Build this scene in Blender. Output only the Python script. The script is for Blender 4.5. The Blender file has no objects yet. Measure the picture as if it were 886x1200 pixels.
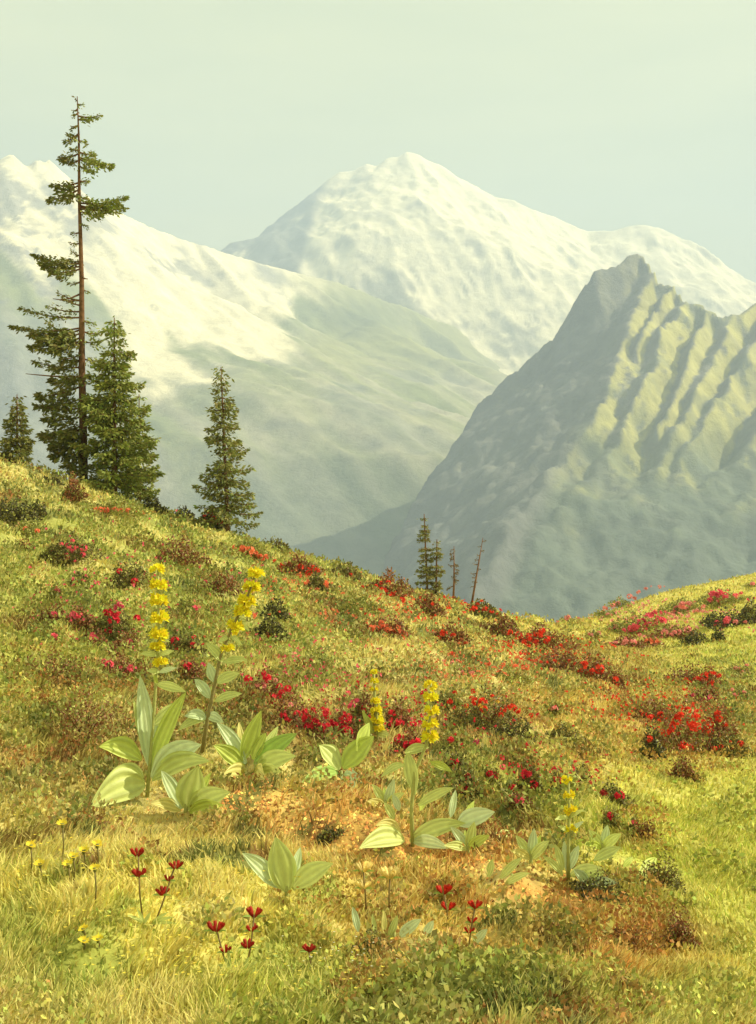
import bpy, math, random
import numpy as np
from mathutils import Vector, Matrix
R = math.radians
random.seed(11)
rng = np.random.default_rng(11)
scene = bpy.context.scene
C = scene.collection

# ------------------------------------------------------------------ camera
F = 1448.0                      # focal length in photo pixels (photo 886 x 1200), level camera
CX, CY = 443.0, 600.0
cam_d = bpy.data.cameras.new('camera'); cam = bpy.data.objects.new('camera', cam_d); C.objects.link(cam)
cam.location = (0, 0, 0); cam.rotation_euler = (R(90), 0, 0)
cam_d.sensor_fit = 'VERTICAL'; cam_d.sensor_height = 36.0; cam_d.lens = 36.0 * F / 1200.0
cam_d.clip_start = 0.1; cam_d.clip_end = 40000
scene.camera = cam

# ------------------------------------------------------------------ light
SUN_EL, SUN_AZ = 40.0, 83.0     # azimuth clockwise from the view direction (+Y)
world = bpy.data.worlds.new('World'); scene.world = world; world.use_nodes = True
wn = world.node_tree.nodes; wl = world.node_tree.links
for n in list(wn): wn.remove(n)
wo = wn.new('ShaderNodeOutputWorld'); bg = wn.new('ShaderNodeBackground')
sky = wn.new('ShaderNodeTexSky'); sky.sky_type = 'NISHITA'; sky.sun_disc = False
sky.sun_elevation = R(SUN_EL); sky.sun_rotation = R(SUN_AZ)
sky.altitude = 1800; sky.air_density = 1.0; sky.dust_density = 3.0; sky.ozone_density = 0.6
mixs = wn.new('ShaderNodeMix'); mixs.data_type = 'RGBA'; mixs.blend_type = 'MIX'
mixs.inputs[0].default_value = 0.93
mixs.inputs[7].default_value = (5.4, 6.2, 4.4, 1)      # veil of thin high cloud and warm haze
# very soft streaks in the veil
tcw = wn.new('ShaderNodeTexCoord'); mpw = wn.new('ShaderNodeMapping'); mpw.inputs['Scale'].default_value = (2.0, 2.0, 9.0)
nzw = wn.new('ShaderNodeTexNoise'); nzw.inputs['Scale'].default_value = 2.2; nzw.inputs['Detail'].default_value = 6
rpw = wn.new('ShaderNodeValToRGB')
rpw.color_ramp.elements[0].position = 0.3; rpw.color_ramp.elements[0].color = (4.35, 4.3, 1.85, 1)
rpw.color_ramp.elements[1].position = 0.75; rpw.color_ramp.elements[1].color = (5.6, 5.25, 2.2, 1)
wl.new(tcw.outputs['Generated'], mpw.inputs['Vector']); wl.new(mpw.outputs['Vector'], nzw.inputs['Vector'])
wl.new(nzw.outputs['Fac'], rpw.inputs['Fac']); wl.new(rpw.outputs['Color'], mixs.inputs[7])
wl.new(sky.outputs['Color'], mixs.inputs[6]); wl.new(mixs.outputs[2], bg.inputs['Color'])
bg.inputs['Strength'].default_value = 0.10
wl.new(bg.outputs['Background'], wo.inputs['Surface'])

sl = bpy.data.lights.new('sun', 'SUN'); sun = bpy.data.objects.new('sun', sl); C.objects.link(sun)
sl.energy = 5.0; sl.angle = R(0.5); sl.color = (1.0, 0.90, 0.60)
sd = Vector((math.sin(R(SUN_AZ)) * math.cos(R(SUN_EL)), math.cos(R(SUN_AZ)) * math.cos(R(SUN_EL)), math.sin(R(SUN_EL))))
sun.rotation_euler = (-sd).to_track_quat('-Z', 'Y').to_euler()
sun.location = (30, -20, 40)

vs = scene.view_settings
scene.display_settings.display_device = 'sRGB'
vs.view_transform = 'Standard'; vs.look = 'None'; vs.gamma = 1.0; vs.use_curve_mapping = False
vs.exposure = 1.12
try:
    scene.cycles.use_denoising = True
    scene.cycles.max_bounces = 6; scene.cycles.diffuse_bounces = 3; scene.cycles.volume_bounces = 1
    scene.cycles.transparent_max_bounces = 12
except Exception:
    pass

# ------------------------------------------------------------------ noise
PERM = np.random.default_rng(3).permutation(1024)
def perlin(x, y, seed=0):
    x = np.asarray(x, float) + seed * 13.37; y = np.asarray(y, float) - seed * 7.91
    xi = np.floor(x).astype(np.int64); yi = np.floor(y).astype(np.int64)
    fx = x - xi; fy = y - yi
    def g(ix, iy, dx, dy):
        h = PERM[(PERM[(ix + seed * 31) & 1023] + iy) & 1023]
        a = h * (2 * math.pi / 1024)
        return np.cos(a) * dx + np.sin(a) * dy
    u = fx * fx * fx * (fx * (fx * 6 - 15) + 10); v = fy * fy * fy * (fy * (fy * 6 - 15) + 10)
    n00 = g(xi, yi, fx, fy); n10 = g(xi + 1, yi, fx - 1, fy)
    n01 = g(xi, yi + 1, fx, fy - 1); n11 = g(xi + 1, yi + 1, fx - 1, fy - 1)
    return ((n00 * (1 - u) + n10 * u) * (1 - v) + (n01 * (1 - u) + n11 * u) * v) * 1.5
def fbm(x, y, o=4, seed=0, gain=0.5):
    s = 0; a = 1.0
    for i in range(o):
        s = s + a * perlin(x, y, seed + i); x = x * 2.03; y = y * 2.03; a *= gain
    return s
def ridged(x, y, o=4, seed=0, gain=0.5):
    s = 0; a = 1.0
    for i in range(o):
        s = s + a * (1 - 2 * np.abs(perlin(x, y, seed + i))); x = x * 2.1; y = y * 2.1; a *= gain
    return s
def sstep(a, b, x):
    t = np.clip((x - a) / (b - a), 0, 1); return t * t * (3 - 2 * t)

# ------------------------------------------------------------------ mesh helpers
def make_obj(name, verts, faces, mat, parent=None, col=None, smooth=False, origin=None):
    """faces: list of int arrays (M,3) or (M,4).  verts in world coordinates."""
    verts = np.asarray(verts, np.float64)
    org = None
    if parent is not None: org = np.array(parent['_o'])
    elif origin is not None: org = np.array(origin)
    if org is not None: verts = verts - org
    me = bpy.data.meshes.new(name)
    faces = [np.asarray(f, np.int64) for f in faces if len(f)]
    nl = sum(f.size for f in faces); nf = sum(len(f) for f in faces)
    me.vertices.add(len(verts)); me.vertices.foreach_set('co', verts.astype(np.float32).ravel())
    me.loops.add(nl); me.polygons.add(nf)
    me.loops.foreach_set('vertex_index', np.concatenate([f.ravel() for f in faces]).astype(np.int32))
    tot = np.concatenate([np.full(len(f), f.shape[1]) for f in faces])
    st = np.concatenate([[0], np.cumsum(tot)[:-1]])
    me.polygons.foreach_set('loop_start', st.astype(np.int32))
    try: me.polygons.foreach_set('loop_total', tot.astype(np.int32))
    except Exception: pass
    if smooth: me.polygons.foreach_set('use_smooth', np.ones(nf, bool))
    if col is not None:
        a = me.color_attributes.new('tint', 'FLOAT_COLOR', 'POINT')
        cc = np.ones((len(verts), 4), np.float32); cc[:, :3] = col
        a.data.foreach_set('color', cc.ravel())
    me.update(calc_edges=True); me.validate()
    me.materials.append(mat)
    o = bpy.data.objects.new(name, me); C.objects.link(o)
    if parent is not None: o.parent = parent
    elif origin is not None: o.location = tuple(origin)
    return o

class MB:
    """collects pieces of one mesh"""
    def __init__(s): s.v = []; s.q = []; s.t = []; s.c = []; s.n = 0
    def add(s, v, q=None, t=None, c=(1, 1, 1)):
        v = np.asarray(v, float).reshape(-1, 3)
        s.v.append(v)
        c = np.asarray(c, float)
        s.c.append(np.broadcast_to(c, (len(v), 3)) if c.ndim == 1 else c)
        if q is not None and len(q): s.q.append(np.asarray(q) + s.n)
        if t is not None and len(t): s.t.append(np.asarray(t) + s.n)
        s.n += len(v)
    def build(s, name, mat, parent=None, smooth=False):
        f = []
        if s.q: f.append(np.concatenate(s.q))
        if s.t: f.append(np.concatenate(s.t))
        if not f: return None
        return make_obj(name, np.concatenate(s.v), f, mat, parent, np.concatenate(s.c), smooth)
    def tube(s, pts, rad, n=6, c=(1, 1, 1)):
        pts = np.asarray(pts, float); k = len(pts)
        rad = np.broadcast_to(np.asarray(rad, float), (k,))
        tg = np.gradient(pts, axis=0); tg /= np.linalg.norm(tg, axis=1)[:, None] + 1e-9
        ref = np.array([0.31, 0.92, 0.2]) if abs(tg[0] @ np.array([0.31, 0.92, 0.2])) < 0.9 else np.array([1.0, 0, 0])
        a = np.cross(tg, ref); a /= np.linalg.norm(a, axis=1)[:, None] + 1e-9
        b = np.cross(tg, a)
        th = np.linspace(0, 2 * math.pi, n, endpoint=False)
        ring = pts[:, None, :] + rad[:, None, None] * (np.cos(th)[None, :, None] * a[:, None, :] + np.sin(th)[None, :, None] * b[:, None, :])
        v = ring.reshape(-1, 3); q = []
        for i in range(k - 1):
            for j in range(n):
                j2 = (j + 1) % n
                q.append((i * n + j, i * n + j2, (i + 1) * n + j2, (i + 1) * n + j))
        v = np.vstack([v, pts[:1], pts[-1:]])
        t = [(k * n, (j + 1) % n, j) for j in range(n)] + [(k * n + 1, (k - 1) * n + j, (k - 1) * n + (j + 1) % n) for j in range(n)]
        s.add(v, q, t, c)
    def diamonds(s, base, tip, side, w, c):
        """many small pointed leaves: base, tip, side (N,3), width w (N,)"""
        mid = base * 0.5 + tip * 0.5
        w = np.asarray(w)[:, None]
        v = np.stack([base, mid + side * w, tip, mid - side * w], 1).reshape(-1, 3)
        n = len(base)
        q = np.arange(4 * n).reshape(n, 4)
        c = np.repeat(np.asarray(c, float).reshape(-1, 3), 4, axis=0) if np.asarray(c).ndim == 2 else c
        s.add(v, q, None, c)

def thing(name, loc, label, cat, group=None):
    o = bpy.data.objects.new(name, None); C.objects.link(o)
    o.location = tuple(loc); o['_o'] = [float(a) for a in loc]
    o.empty_display_size = 0.1
    o['label'] = label; o['category'] = cat
    if group: o['group'] = group
    return o
def structure(o): o['kind'] = 'structure'; return o
def stuff(o, label, cat):
    o['kind'] = 'stuff'; o['label'] = label; o['category'] = cat; return o

def unit(v): v = np.asarray(v, float); return v / (np.linalg.norm(v, axis=-1, keepdims=True) + 1e-12)
def rand_unit(n):
    v = rng.normal(size=(n, 3)); return unit(v)

# ------------------------------------------------------------------ materials
def mat_new(name):
    m = bpy.data.materials.new(name); m.use_nodes = True
    nt = m.node_tree; bs = nt.nodes['Principled BSDF']
    return m, nt, bs
def mat_tint(name, rough=0.7, var=0.25, scale=40.0, transl=0.0, bump=0.0, spec=0.3, vein=0.0):
    """surface whose colour is the mesh's own 'tint' attribute, broken up by a procedural noise"""
    m, nt, bs = mat_new(name); N = nt.nodes; L = nt.links
    at = N.new('ShaderNodeAttribute'); at.attribute_name = 'tint'
    tc = N.new('ShaderNodeNewGeometry')
    nz = N.new('ShaderNodeTexNoise'); nz.inputs['Scale'].default_value = scale; nz.inputs['Detail'].default_value = 5
    L.new(tc.outputs['Position'], nz.inputs['Vector'])
    mr = N.new('ShaderNodeMapRange'); mr.inputs['From Min'].default_value = 0.25; mr.inputs['From Max'].default_value = 0.75
    mr.inputs['To Min'].default_value = 1 - var; mr.inputs['To Max'].default_value = 1 + var
    L.new(nz.outputs['Fac'], mr.inputs['Value'])
    mx = N.new('ShaderNodeVectorMath'); mx.operation = 'SCALE'
    L.new(at.outputs['Color'], mx.inputs[0]); L.new(mr.outputs['Result'], mx.inputs['Scale'])
    L.new(mx.outputs['Vector'], bs.inputs['Base Color'])
    bs.inputs['Roughness'].default_value = rough
    bs.inputs['Specular IOR Level'].default_value = spec
    if bump:
        bp = N.new('ShaderNodeBump'); bp.inputs['Strength'].default_value = 0.6; bp.inputs['Distance'].default_value = bump
        L.new(nz.outputs['Fac'], bp.inputs['Height']); L.new(bp.outputs['Normal'], bs.inputs['Normal'])
    if transl:
        tr = N.new('ShaderNodeBsdfTranslucent'); ms = N.new('ShaderNodeMixShader'); ms.inputs[0].default_value = transl
        L.new(mx.outputs['Vector'], tr.inputs['Color'])
        L.new(bs.outputs['BSDF'], ms.inputs[1]); L.new(tr.outputs['BSDF'], ms.inputs[2])
        L.new(ms.outputs['Shader'], N['Material Output'].inputs['Surface'])
    return m
M_ground = mat_tint('meadow_soil', 0.95, 0.35, 14.0, bump=0.03, spec=0.1)
M_grass = mat_tint('grass_blades', 0.7, 0.15, 20.0, transl=0.35)
M_cover = mat_tint('small_leaves', 0.7, 0.2, 30.0, transl=0.3)
M_leaf = mat_tint('gentian_leaf', 0.5, 0.10, 25.0, transl=0.25, spec=0.4)
M_petal = mat_tint('petal', 0.6, 0.12, 60.0, transl=0.35, spec=0.2)
M_stem = mat_tint('stem', 0.6, 0.2, 60.0)
M_bark = mat_tint('bark', 0.9, 0.45, 12.0, bump=0.02, spec=0.1)
M_needle = mat_tint('needles', 0.65, 0.2, 6.0, transl=0.2)
M_bush = mat_tint('shrub_leaf', 0.55, 0.25, 25.0, transl=0.2, spec=0.35)
M_stone = mat_tint('lichen_stone', 0.9, 0.3, 18.0, bump=0.02, spec=0.1)
M_mount = mat_tint('mountain_surface', 0.95, 0.30, 0.018, spec=0.05, bump=16.0)
for _n in M_mount.node_tree.nodes:
    if _n.type == 'TEX_NOISE': _n.inputs['Detail'].default_value = 9; _n.inputs['Roughness'].default_value = 0.68

# ------------------------------------------------------------------ the near terrain (one height field)
TAB = {   # photo column : (distance, photo row) of the ground seen there; last entry is the brow
 -900: [(4, 1160), (6, 920), (8, 770), (12, 600), (18, 470), (26, 360)],
 -300: [(4, 1185), (6, 970), (8, 840), (12, 685), (18, 560), (26, 440)],
 0:    [(4, 1200), (6, 1000), (8, 880), (12, 745), (18, 625), (26, 522)],
 60:   [(4, 1200), (6, 1000), (8, 882), (12, 750), (18, 641), (26, 541)],
 110:  [(4, 1200), (6, 1003), (8, 887), (12, 758), (18, 653), (26.4, 559)],
 180:  [(4, 1200), (6, 1005), (8, 892), (12, 768), (18, 672), (27, 585)],
 260:  [(4, 1200), (6, 1007), (8, 897), (12, 782), (18, 693), (28.2, 614)],
 340:  [(4, 1200), (6, 1008), (8, 902), (12, 790), (18, 712), (30.5, 641)],
 430:  [(4, 1200), (6, 1010), (8, 905), (12, 798), (18, 732), (34, 668)],
 500:  [(4, 1200), (6, 1012), (8, 908), (12, 805), (18, 745), (37.5, 689)],
 560:  [(4, 1200), (6, 1014), (8, 914), (12, 815), (18, 760), (26, 733), (40, 708)],
 605:  [(4, 1200), (6, 1016), (8, 920), (12, 826), (18, 776), (26, 750), (42, 722)],
 650:  [(4, 1200), (6, 1020), (8, 928), (12, 840), (18, 792), (26, 768), (36, 756), (55, 714)],
 700:  [(4, 1200), (6, 1025), (8, 938), (12, 854), (18, 810), (26, 786), (36, 762), (60, 702)],
 780:  [(4, 1200), (6, 1035), (8, 950), (12, 870), (18, 828), (26, 795), (36, 755), (60, 684)],
 886:  [(4, 1200), (6, 1040), (8, 962), (12, 884), (18, 834), (26, 792), (36, 745), (60, 661)],
 1200: [(4, 1200), (6, 1040), (8, 962), (12, 880), (18, 820), (26, 765), (36, 700), (60, 600)],
 1800: [(4, 1190), (6, 1030), (8, 945), (12, 860), (18, 790), (26, 720), (36, 640), (60, 520)],
}
LYG = np.linspace(math.log(1.0), math.log(1200.0), 420)
PXG = np.arange(-1800, 2700, 10.0)
def build_table():
    ks = sorted(TAB); Yg = np.exp(LYG); rows = []; yr = []
    for k in ks:
        Y = np.array([a for a, b in TAB[k]], float); z = np.array([(CY - b) / F * a for a, b in TAB[k]])
        zz = np.interp(Yg, Y, z)
        sl = (z[-1] - z[-2]) / (Y[-1] - Y[-2])
        d = np.maximum(0, Yg - Y[-1])
        drop = 0.62 * (np.sqrt(d * d + 30.0) - math.sqrt(30.0))
        zz = np.where(Yg > Y[-1], z[-1] - drop, zz)
        rows.append(zz)
    T = np.array(rows)
    out = np.array([np.interp(PXG, ks, T[:, j]) for j in range(T.shape[1])]).T
    def blur(a, ax, s):
        r = int(3 * s); k = np.exp(-0.5 * (np.arange(-r, r + 1) / s) ** 2); k /= k.sum()
        ap = np.pad(a, [(r, r) if i == ax else (0, 0) for i in range(2)], mode='edge')
        return sum(k[i] * np.take(ap, np.arange(i, i + a.shape[ax]), axis=ax) for i in range(2 * r + 1))
    wide = blur(out, 0, 16.0); tight = blur(out, 0, 6.5)
    w = sstep(math.log(20), math.log(36), LYG)[None, :] * sstep(400, 560, PXG)[:, None]
    w = np.maximum(w, .2 * sstep(math.log(20), math.log(30), LYG)[None, :])
    out = wide * (1 - w) + tight * w; out = blur(out, 1, 4)
    return np.maximum(out, -470)
TBL = build_table()
def base_h(X, Y):
    X = np.asarray(X, float); Y = np.asarray(Y, float)
    Yc = np.clip(Y, 3.0, 1190)
    px = CX + F * X / Yc
    i = np.clip((px - PXG[0]) / 10.0, 0, len(PXG) - 1.001); j = np.clip((np.log(Yc) - LYG[0]) / (LYG[1] - LYG[0]), 0, len(LYG) - 1.001)
    i0 = i.astype(int); j0 = j.astype(int); fi = i - i0; fj = j - j0
    return (TBL[i0, j0] * (1 - fi) + TBL[i0 + 1, j0] * fi) * (1 - fj) + (TBL[i0, j0 + 1] * (1 - fi) + TBL[i0 + 1, j0 + 1] * fi) * fj
def ground_h(X, Y):
    X = np.asarray(X, float); Y = np.asarray(Y, float)
    z = base_h(X, Y)
    hum = 0.5 + 0.5 * fbm(X * 0.9, Y * 0.75, 3, 5)                     # hummocks
    px = CX + F * X / np.clip(Y, 3, 1e9)
    rough = 1 - 0.55 * sstep(640, 800, px)                             # the right-hand meadow is smoother
    z = z + rough * (0.24 * hum + 0.045 * fbm(X * 3.1, Y * 3.1, 3, 9)) - 0.14
    z = z + sstep(10, 30, Y) * 0.16 * fbm(X * 0.35, Y * 0.3, 2, 21) * rough
    return z
def W(px, py, Y): return np.array([(px - CX) / F * Y, Y, (CY - py) / F * Y])
_YY = np.exp(np.linspace(math.log(3.2), math.log(110), 2600))
def hit(px, py):
    """ground point seen at a photo pixel"""
    h = ground_h((px - CX) / F * _YY, _YY); zr = (CY - py) / F * _YY
    k = np.argmax(zr <= h)
    if zr[k] > h[k]:                                                   # ray passes over the brow: take the brow
        k = int(np.argmin(np.where(_YY < 75, (zr - h) / _YY, 9)))
    Y = _YY[k]; X = (px - CX) / F * Y
    return np.array([X, Y, float(ground_h(X, Y))])

# ---- what grows where: vegetation zones on the ground
def project(X, Y, Z):
    Yc = np.maximum(Y, 2.0); return CX + F * X / Yc, CY - F * Z / Yc
STRAW = np.array([.66, .56, .24]); OLIVE = np.array([.33, .36, .085]); BROWN = np.array([.26, .125, .042])
LUSH = np.array([.50, .52, .09]); SOIL = np.array([.66, .29, .09]); OCHRE = np.array([.68, .47, .14])
YEL = np.array([.68, .60, .15]); DKGR = np.array([.13, .15, .045])
ZONES = [  # colour, strength, px, py, rx, ry
 (OLIVE, 1.0, 120, 690, 260, 130), (BROWN, .55, 110, 860, 150, 75), (LUSH, .55, 40, 800, 90, 70), (STRAW, .7, 40, 560, 110, 40),
 (OLIVE, .8, 330, 740, 110, 60), (BROWN, .7, 330, 850, 130, 50), (STRAW, 1.0, 430, 715, 90, 30), (STRAW, 1.0, 520, 780, 120, 45),
 (BROWN, .5, 560, 860, 90, 40), (BROWN, .75, 700, 770, 80, 22), (BROWN, .8, 790, 860, 90, 38), (OCHRE, .9, 690, 850, 80, 40),
 (YEL, 1.0, 700, 735, 130, 28), (YEL, 1.0, 830, 690, 110, 30), (LUSH, .8, 850, 760, 90, 50), (YEL, .7, 750, 900, 120, 35),
 (LUSH, 1.0, 840, 1010, 130, 130), (LUSH, .7, 700, 960, 120, 60), (OLIVE, .6, 560, 930, 120, 45), (BROWN, .7, 560, 975, 90, 30),
 (OCHRE, 1.0, 300, 945, 90, 28), (SOIL, 1.0, 400, 965, 110, 30), (SOIL, 1.0, 510, 1010, 110, 26), (SOIL, .9, 600, 1050, 100, 28),
 (BROWN, .8, 690, 1060, 70, 30), (SOIL, 1.0, 720, 1110, 110, 34), (BROWN, .7, 780, 1090, 50, 24), (BROWN, .6, 230, 965, 60, 20), (BROWN, .6, 430, 1085, 60, 30),
 (STRAW, 1.0, 140, 970, 180, 40), (YEL, 1.0, 120, 1050, 200, 70), (OLIVE, .8, 70, 1120, 60, 40), (YEL, .8, 300, 1090, 150, 50),
 (OCHRE, .8, 470, 1080, 120, 36), (LUSH, .9, 330, 1170, 160, 36), (OLIVE, .9, 480, 1160, 150, 40), (OCHRE, .5, 620, 1110, 70, 30), (OLIVE, .6, 650, 1170, 130, 34),
]
def veg_colour(X, Y, Z):
    px, py = project(X, Y, Z)
    acc = np.zeros(px.shape + (3,)) + STRAW * 0.25 + OLIVE * 0.25; wt = np.full(px.shape, 0.5)
    wob = 26 * fbm(X * 1.2, Y * 1.2, 3, 40); wob2 = 14 * fbm(X * 1.2, Y * 1.2, 3, 44)
    for c, s, zx, zy, rx, ry in ZONES:
        d2 = ((px + wob - zx) / rx) ** 2 + ((py + wob2 - zy) / ry) ** 2
        w = 2.2 * s * np.exp(-d2 * 1.3); acc += w[..., None] * c; wt += w
    return acc / wt[..., None], px, py
def mottle(X, Y, col, px, py):
    """patches of other plants inside a zone"""
    far = sstep(9, 17, Y)
    n1 = fbm(X * 2.4, Y * 1.7, 4, 60) * (1 - far) + fbm(X * 1.05, Y * .62, 4, 65) * far
    n2 = fbm(X * 1.3 + 9, Y * 0.9, 3, 70) * (1 - far) + fbm(X * .55 + 9, Y * .35, 3, 75) * far
    right = np.maximum(sstep(640, 800, px) * sstep(860, 930, py), .8 * sstep(630, 700, px) * sstep(800, 750, py))
    a = np.clip((n1 - 0.12) * 2.6, 0, 1) * (1 - .55 * right); b = np.clip((-n1 - 0.12) * 3.2, 0, 1) * (1 - .7 * right)
    c = np.clip((n2 - 0.2) * 2.2, 0, 1) * .6
    light = STRAW * .75 + YEL * .25 + .03; dark = np.where((n2 > .12)[..., None], BROWN * .7, DKGR * 1.05)
    dark = np.where((py > 1020)[..., None] & (px < 420)[..., None], OLIVE, dark)
    col = col * (1 - a[..., None] * .70) + light * (a[..., None] * .70)
    col = col * (1 - b[..., None] * .85) + dark * (b[..., None] * .85)
    return col * (1 - c[..., None] * .35) + OLIVE * (c[..., None] * .35)

def build_ground():
    t = np.concatenate([np.linspace(-1.6, -.46, 140, endpoint=False), np.linspace(-.46, .46, 560), np.linspace(.46, 1.6, 140)[1:]])
    y = np.concatenate([np.linspace(-9, 2.5, 60, endpoint=False), 2.5 + (np.exp(np.linspace(0, math.log(1 + 75 / 3.), 560)) - 1) * 3., np.geomspace(80, 1150, 90)])
    TT, YY = np.meshgrid(t, y, indexing='ij')
    XX = TT * (YY + 10.0)
    ZZ = ground_h(XX, YY)
    col, px, py = veg_colour(XX, YY, ZZ); col = mottle(XX, YY, col, px, py) * 0.80
    v = np.stack([XX, YY, ZZ], -1).reshape(-1, 3)
    n, m = TT.shape
    idx = np.arange(n * m).reshape(n, m)
    q = np.stack([idx[:-1, :-1], idx[1:, :-1], idx[1:, 1:], idx[:-1, 1:]], -1).reshape(-1, 4)
    structure(make_obj('meadow_ground', v, [q], M_ground, col=col.reshape(-1, 3), smooth=True))
build_ground()
vv = np.array([(-5500, -250, -560), (5500, -250, -560), (5500, 6800, -560), (-5500, 6800, -560)], float)
structure(make_obj('valley_floor', vv, [np.array([[0, 1, 2, 3]])], M_ground, col=np.tile([.10, .12, .05], (4, 1))))

# ------------------------------------------------------------------ mountains
SNOW = np.array([.86, .77, .55]); ROCKB = np.array([.19, .19, .19]); ROCKD = np.array([.13, .13, .12])
ALP = np.array([.24, .26, .10]); ALPL = np.array([.60, .56, .16]); SCREE = np.array([.42, .39, .28]); FOREST_HAZE = np.array([.09, .115, .10])
def skeleton(X, Y, ridges, zmin):
    H = np.full(X.shape, zmin, float)
    for rg in ridges:
        pts, s = rg[:2]; g = rg[2] if len(rg) > 2 else 0.0
        P = np.array([W(*p) for p in pts])
        for a, b in zip(P[:-1], P[1:]):
            dx, dy = b[0] - a[0], b[1] - a[1]; L2 = dx * dx + dy * dy + 1e-6
            t = np.clip(((X - a[0]) * dx + (Y - a[1]) * dy) / L2, 0, 1)
            d = np.hypot(X - a[0] - t * dx, Y - a[1] - t * dy)
            hh = a[2] + t * (b[2] - a[2]) - s * d * (1 - 0.22 * np.tanh(d / 700.))
            if g: hh = hh + g * np.minimum(Y - a[1] - t * dy, 70.)
            H = np.maximum(H, hh)
    return H
def mountain(name, x0, x1, y0, y1, step, ridges, detail, colour, ynear=0, fall=0.0, crestw=120., size=1.0, warp=0.0, post=None):
    """ridge lines are laid out in units of `size` metres"""
    x = np.arange(x0, x1, step); y = np.arange(y0, y1, step)
    X, Y = np.meshgrid(x, y, indexing='ij')
    P = np.array([W(*p) for p in ridges[0][0]])
    dc = np.full(X.shape, 1e9)
    for a, b in zip(P[:-1], P[1:]):
        ab = (b - a)[:2]; t = np.clip(((X - a[0]) * ab[0] + (Y - a[1]) * ab[1]) / (ab @ ab), 0, 1)
        dc = np.minimum(dc, np.hypot(X - a[0] - t * ab[0], Y - a[1] - t * ab[1]))
    cw = sstep(0, crestw, dc)
    Xw = X + warp * cw * fbm(X / (warp * 14 + 1), Y / (warp * 14 + 1), 5, 81); Yw = Y + warp * cw * fbm(X / (warp * 14 + 1), Y / (warp * 14 + 1), 5, 86)
    H = skeleton(Xw, Yw, ridges, -600.)
    if post is not None: H = post(X, Y, H)
    H = H + detail(X, Y, H) * (.22 + .78 * cw) - fall * np.maximum(0, ynear - Y)
    gx, gy = np.gradient(H, step); slope = np.hypot(gx, gy)
    px, py = project(X, Y, H)
    col = colour(X, Y, H, slope, gx, gy, px, py)
    n, m = X.shape; idx = np.arange(n * m).reshape(n, m)
    q = np.stack([idx[:-1, :-1], idx[1:, :-1], idx[1:, 1:], idx[:-1, 1:]], -1).reshape(-1, 4)
    return structure(make_obj(name, np.stack([X, Y, H], -1).reshape(-1, 3) * size, [q], M_mount, col=col.reshape(-1, 3), smooth=True))
def mixc(a, b, w): return a * (1 - w[..., None]) + b * w[..., None]

# rocky peak on the right
FY = lambda py: float(np.interp(py, [200, 250, 300, 318, 350, 400, 460, 520, 600, 700, 800], [2060, 1950, 1840, 1800, 1742, 1645, 1540, 1440, 1320, 1180, 1050]))   # the face leans back evenly
face = lambda pts: [(a, b, FY(b)) for a, b in pts]
RIB1 = face([(767, 315), (752, 348), (730, 400), (702, 460), (672, 520), (622, 600), (560, 700), (500, 800)])
def on_flank(px, py, y0, y1):
    """where the sight line through a skyline point meets the shaded flank of the first rib"""
    Y = np.linspace(y0, y1, 500); P = W(px, py, 1.0); h = skeleton(P[0] * Y, Y, [(RIB1, .80, .62)], -600)
    d = h - P[2] * Y; k = int(np.argmax(d)) if d.max() < 0 else int(np.argmax(d >= 0))
    return (px, py, float(Y[k]))
left_c = [on_flank(a, b, 1050, 1830) for a, b in [(380, 800), (430, 705), (455, 650), (480, 602), (500, 563), (530, 522), (570, 467), (608, 424), (622, 404), (640, 391), (652, 386), (665, 366), (676, 352)]]
crest_c = [(690, 331, 1795), (698, 315, 1805), (712, 314, 1810), (724, 311, 1815), (733, 302, 1830), (745, 296, 1845), (752, 298, 1843), (765, 314, 1808)] + face([(774, 330), (790, 334), (805, 354),
  (815, 354), (828, 362), (845, 372), (858, 368), (868, 367), (886, 351), (915, 338), (950, 305), (1050, 262), (1200, 250), (1400, 300)])
rid_c = [(crest_c, 1.6),
  (left_c[:7], 1.5, .25),
  (RIB1, .80, .62),
    (face([(803, 353), (779, 390), (764, 436), (731, 485), (706, 545), (650, 625), (600, 720), (560, 800)]), 1.0, .66),
  (face([(788, 336), (770, 362), (748, 405)]), 1.6, .62),
  (face([(828, 363), (815, 398), (799, 446), (768, 505)]), 1.7, .62),
  (face([(858, 367), (840, 412), (812, 466), (782, 520), (745, 580), (700, 680), (660, 760)]), 1.15, .6),
  (face([(915, 337), (890, 385), (862, 430), (825, 490), (785, 550), (740, 640), (700, 740)]), 1.1, .55),
  (face([(1010, 280), (950, 390), (900, 470), (860, 540), (820, 610), (780, 700), (740, 800)]), 1.0, .5),
  (face([(1120, 255), (1040, 400), (980, 500), (920, 600), (870, 700), (840, 790)]), .95, .5),
  (face([(1260, 265), (1180, 400), (1100, 520), (1030, 640), (980, 760)]), .9, .5)]
SKY_C = np.array([W(*p) for p in left_c + crest_c]); SKY_C = SKY_C[np.argsort(SKY_C[:, 0])]
def post_c(X, Y, H):
    yc = np.interp(X, SKY_C[:, 0], SKY_C[:, 1]); zc = np.interp(X, SKY_C[:, 0], SKY_C[:, 2])
    # below the ribs the face is flattened, as if lost in low haze
    zf = np.interp(Y, [1050, 1180, 1320, 1440, 1540], [-145, -81, 0, 55, 103]) - 8
    ap = sstep(1500, 1370, Y) * sstep(-40, 60, X - np.interp(Y, [1050, 1180, 1320, 1440], [30, 95, 163, 228]))
    H = H * (1 - ap * .92) + zf * ap * .92
    back = np.where(Y > yc, zc - .95 * (Y - yc), 1e9)
    H = np.minimum(H, back)
    return np.where(X < SKY_C[0, 0], np.minimum(H, SKY_C[0, 2] - .9 * (SKY_C[0, 0] - X)), H)
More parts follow.
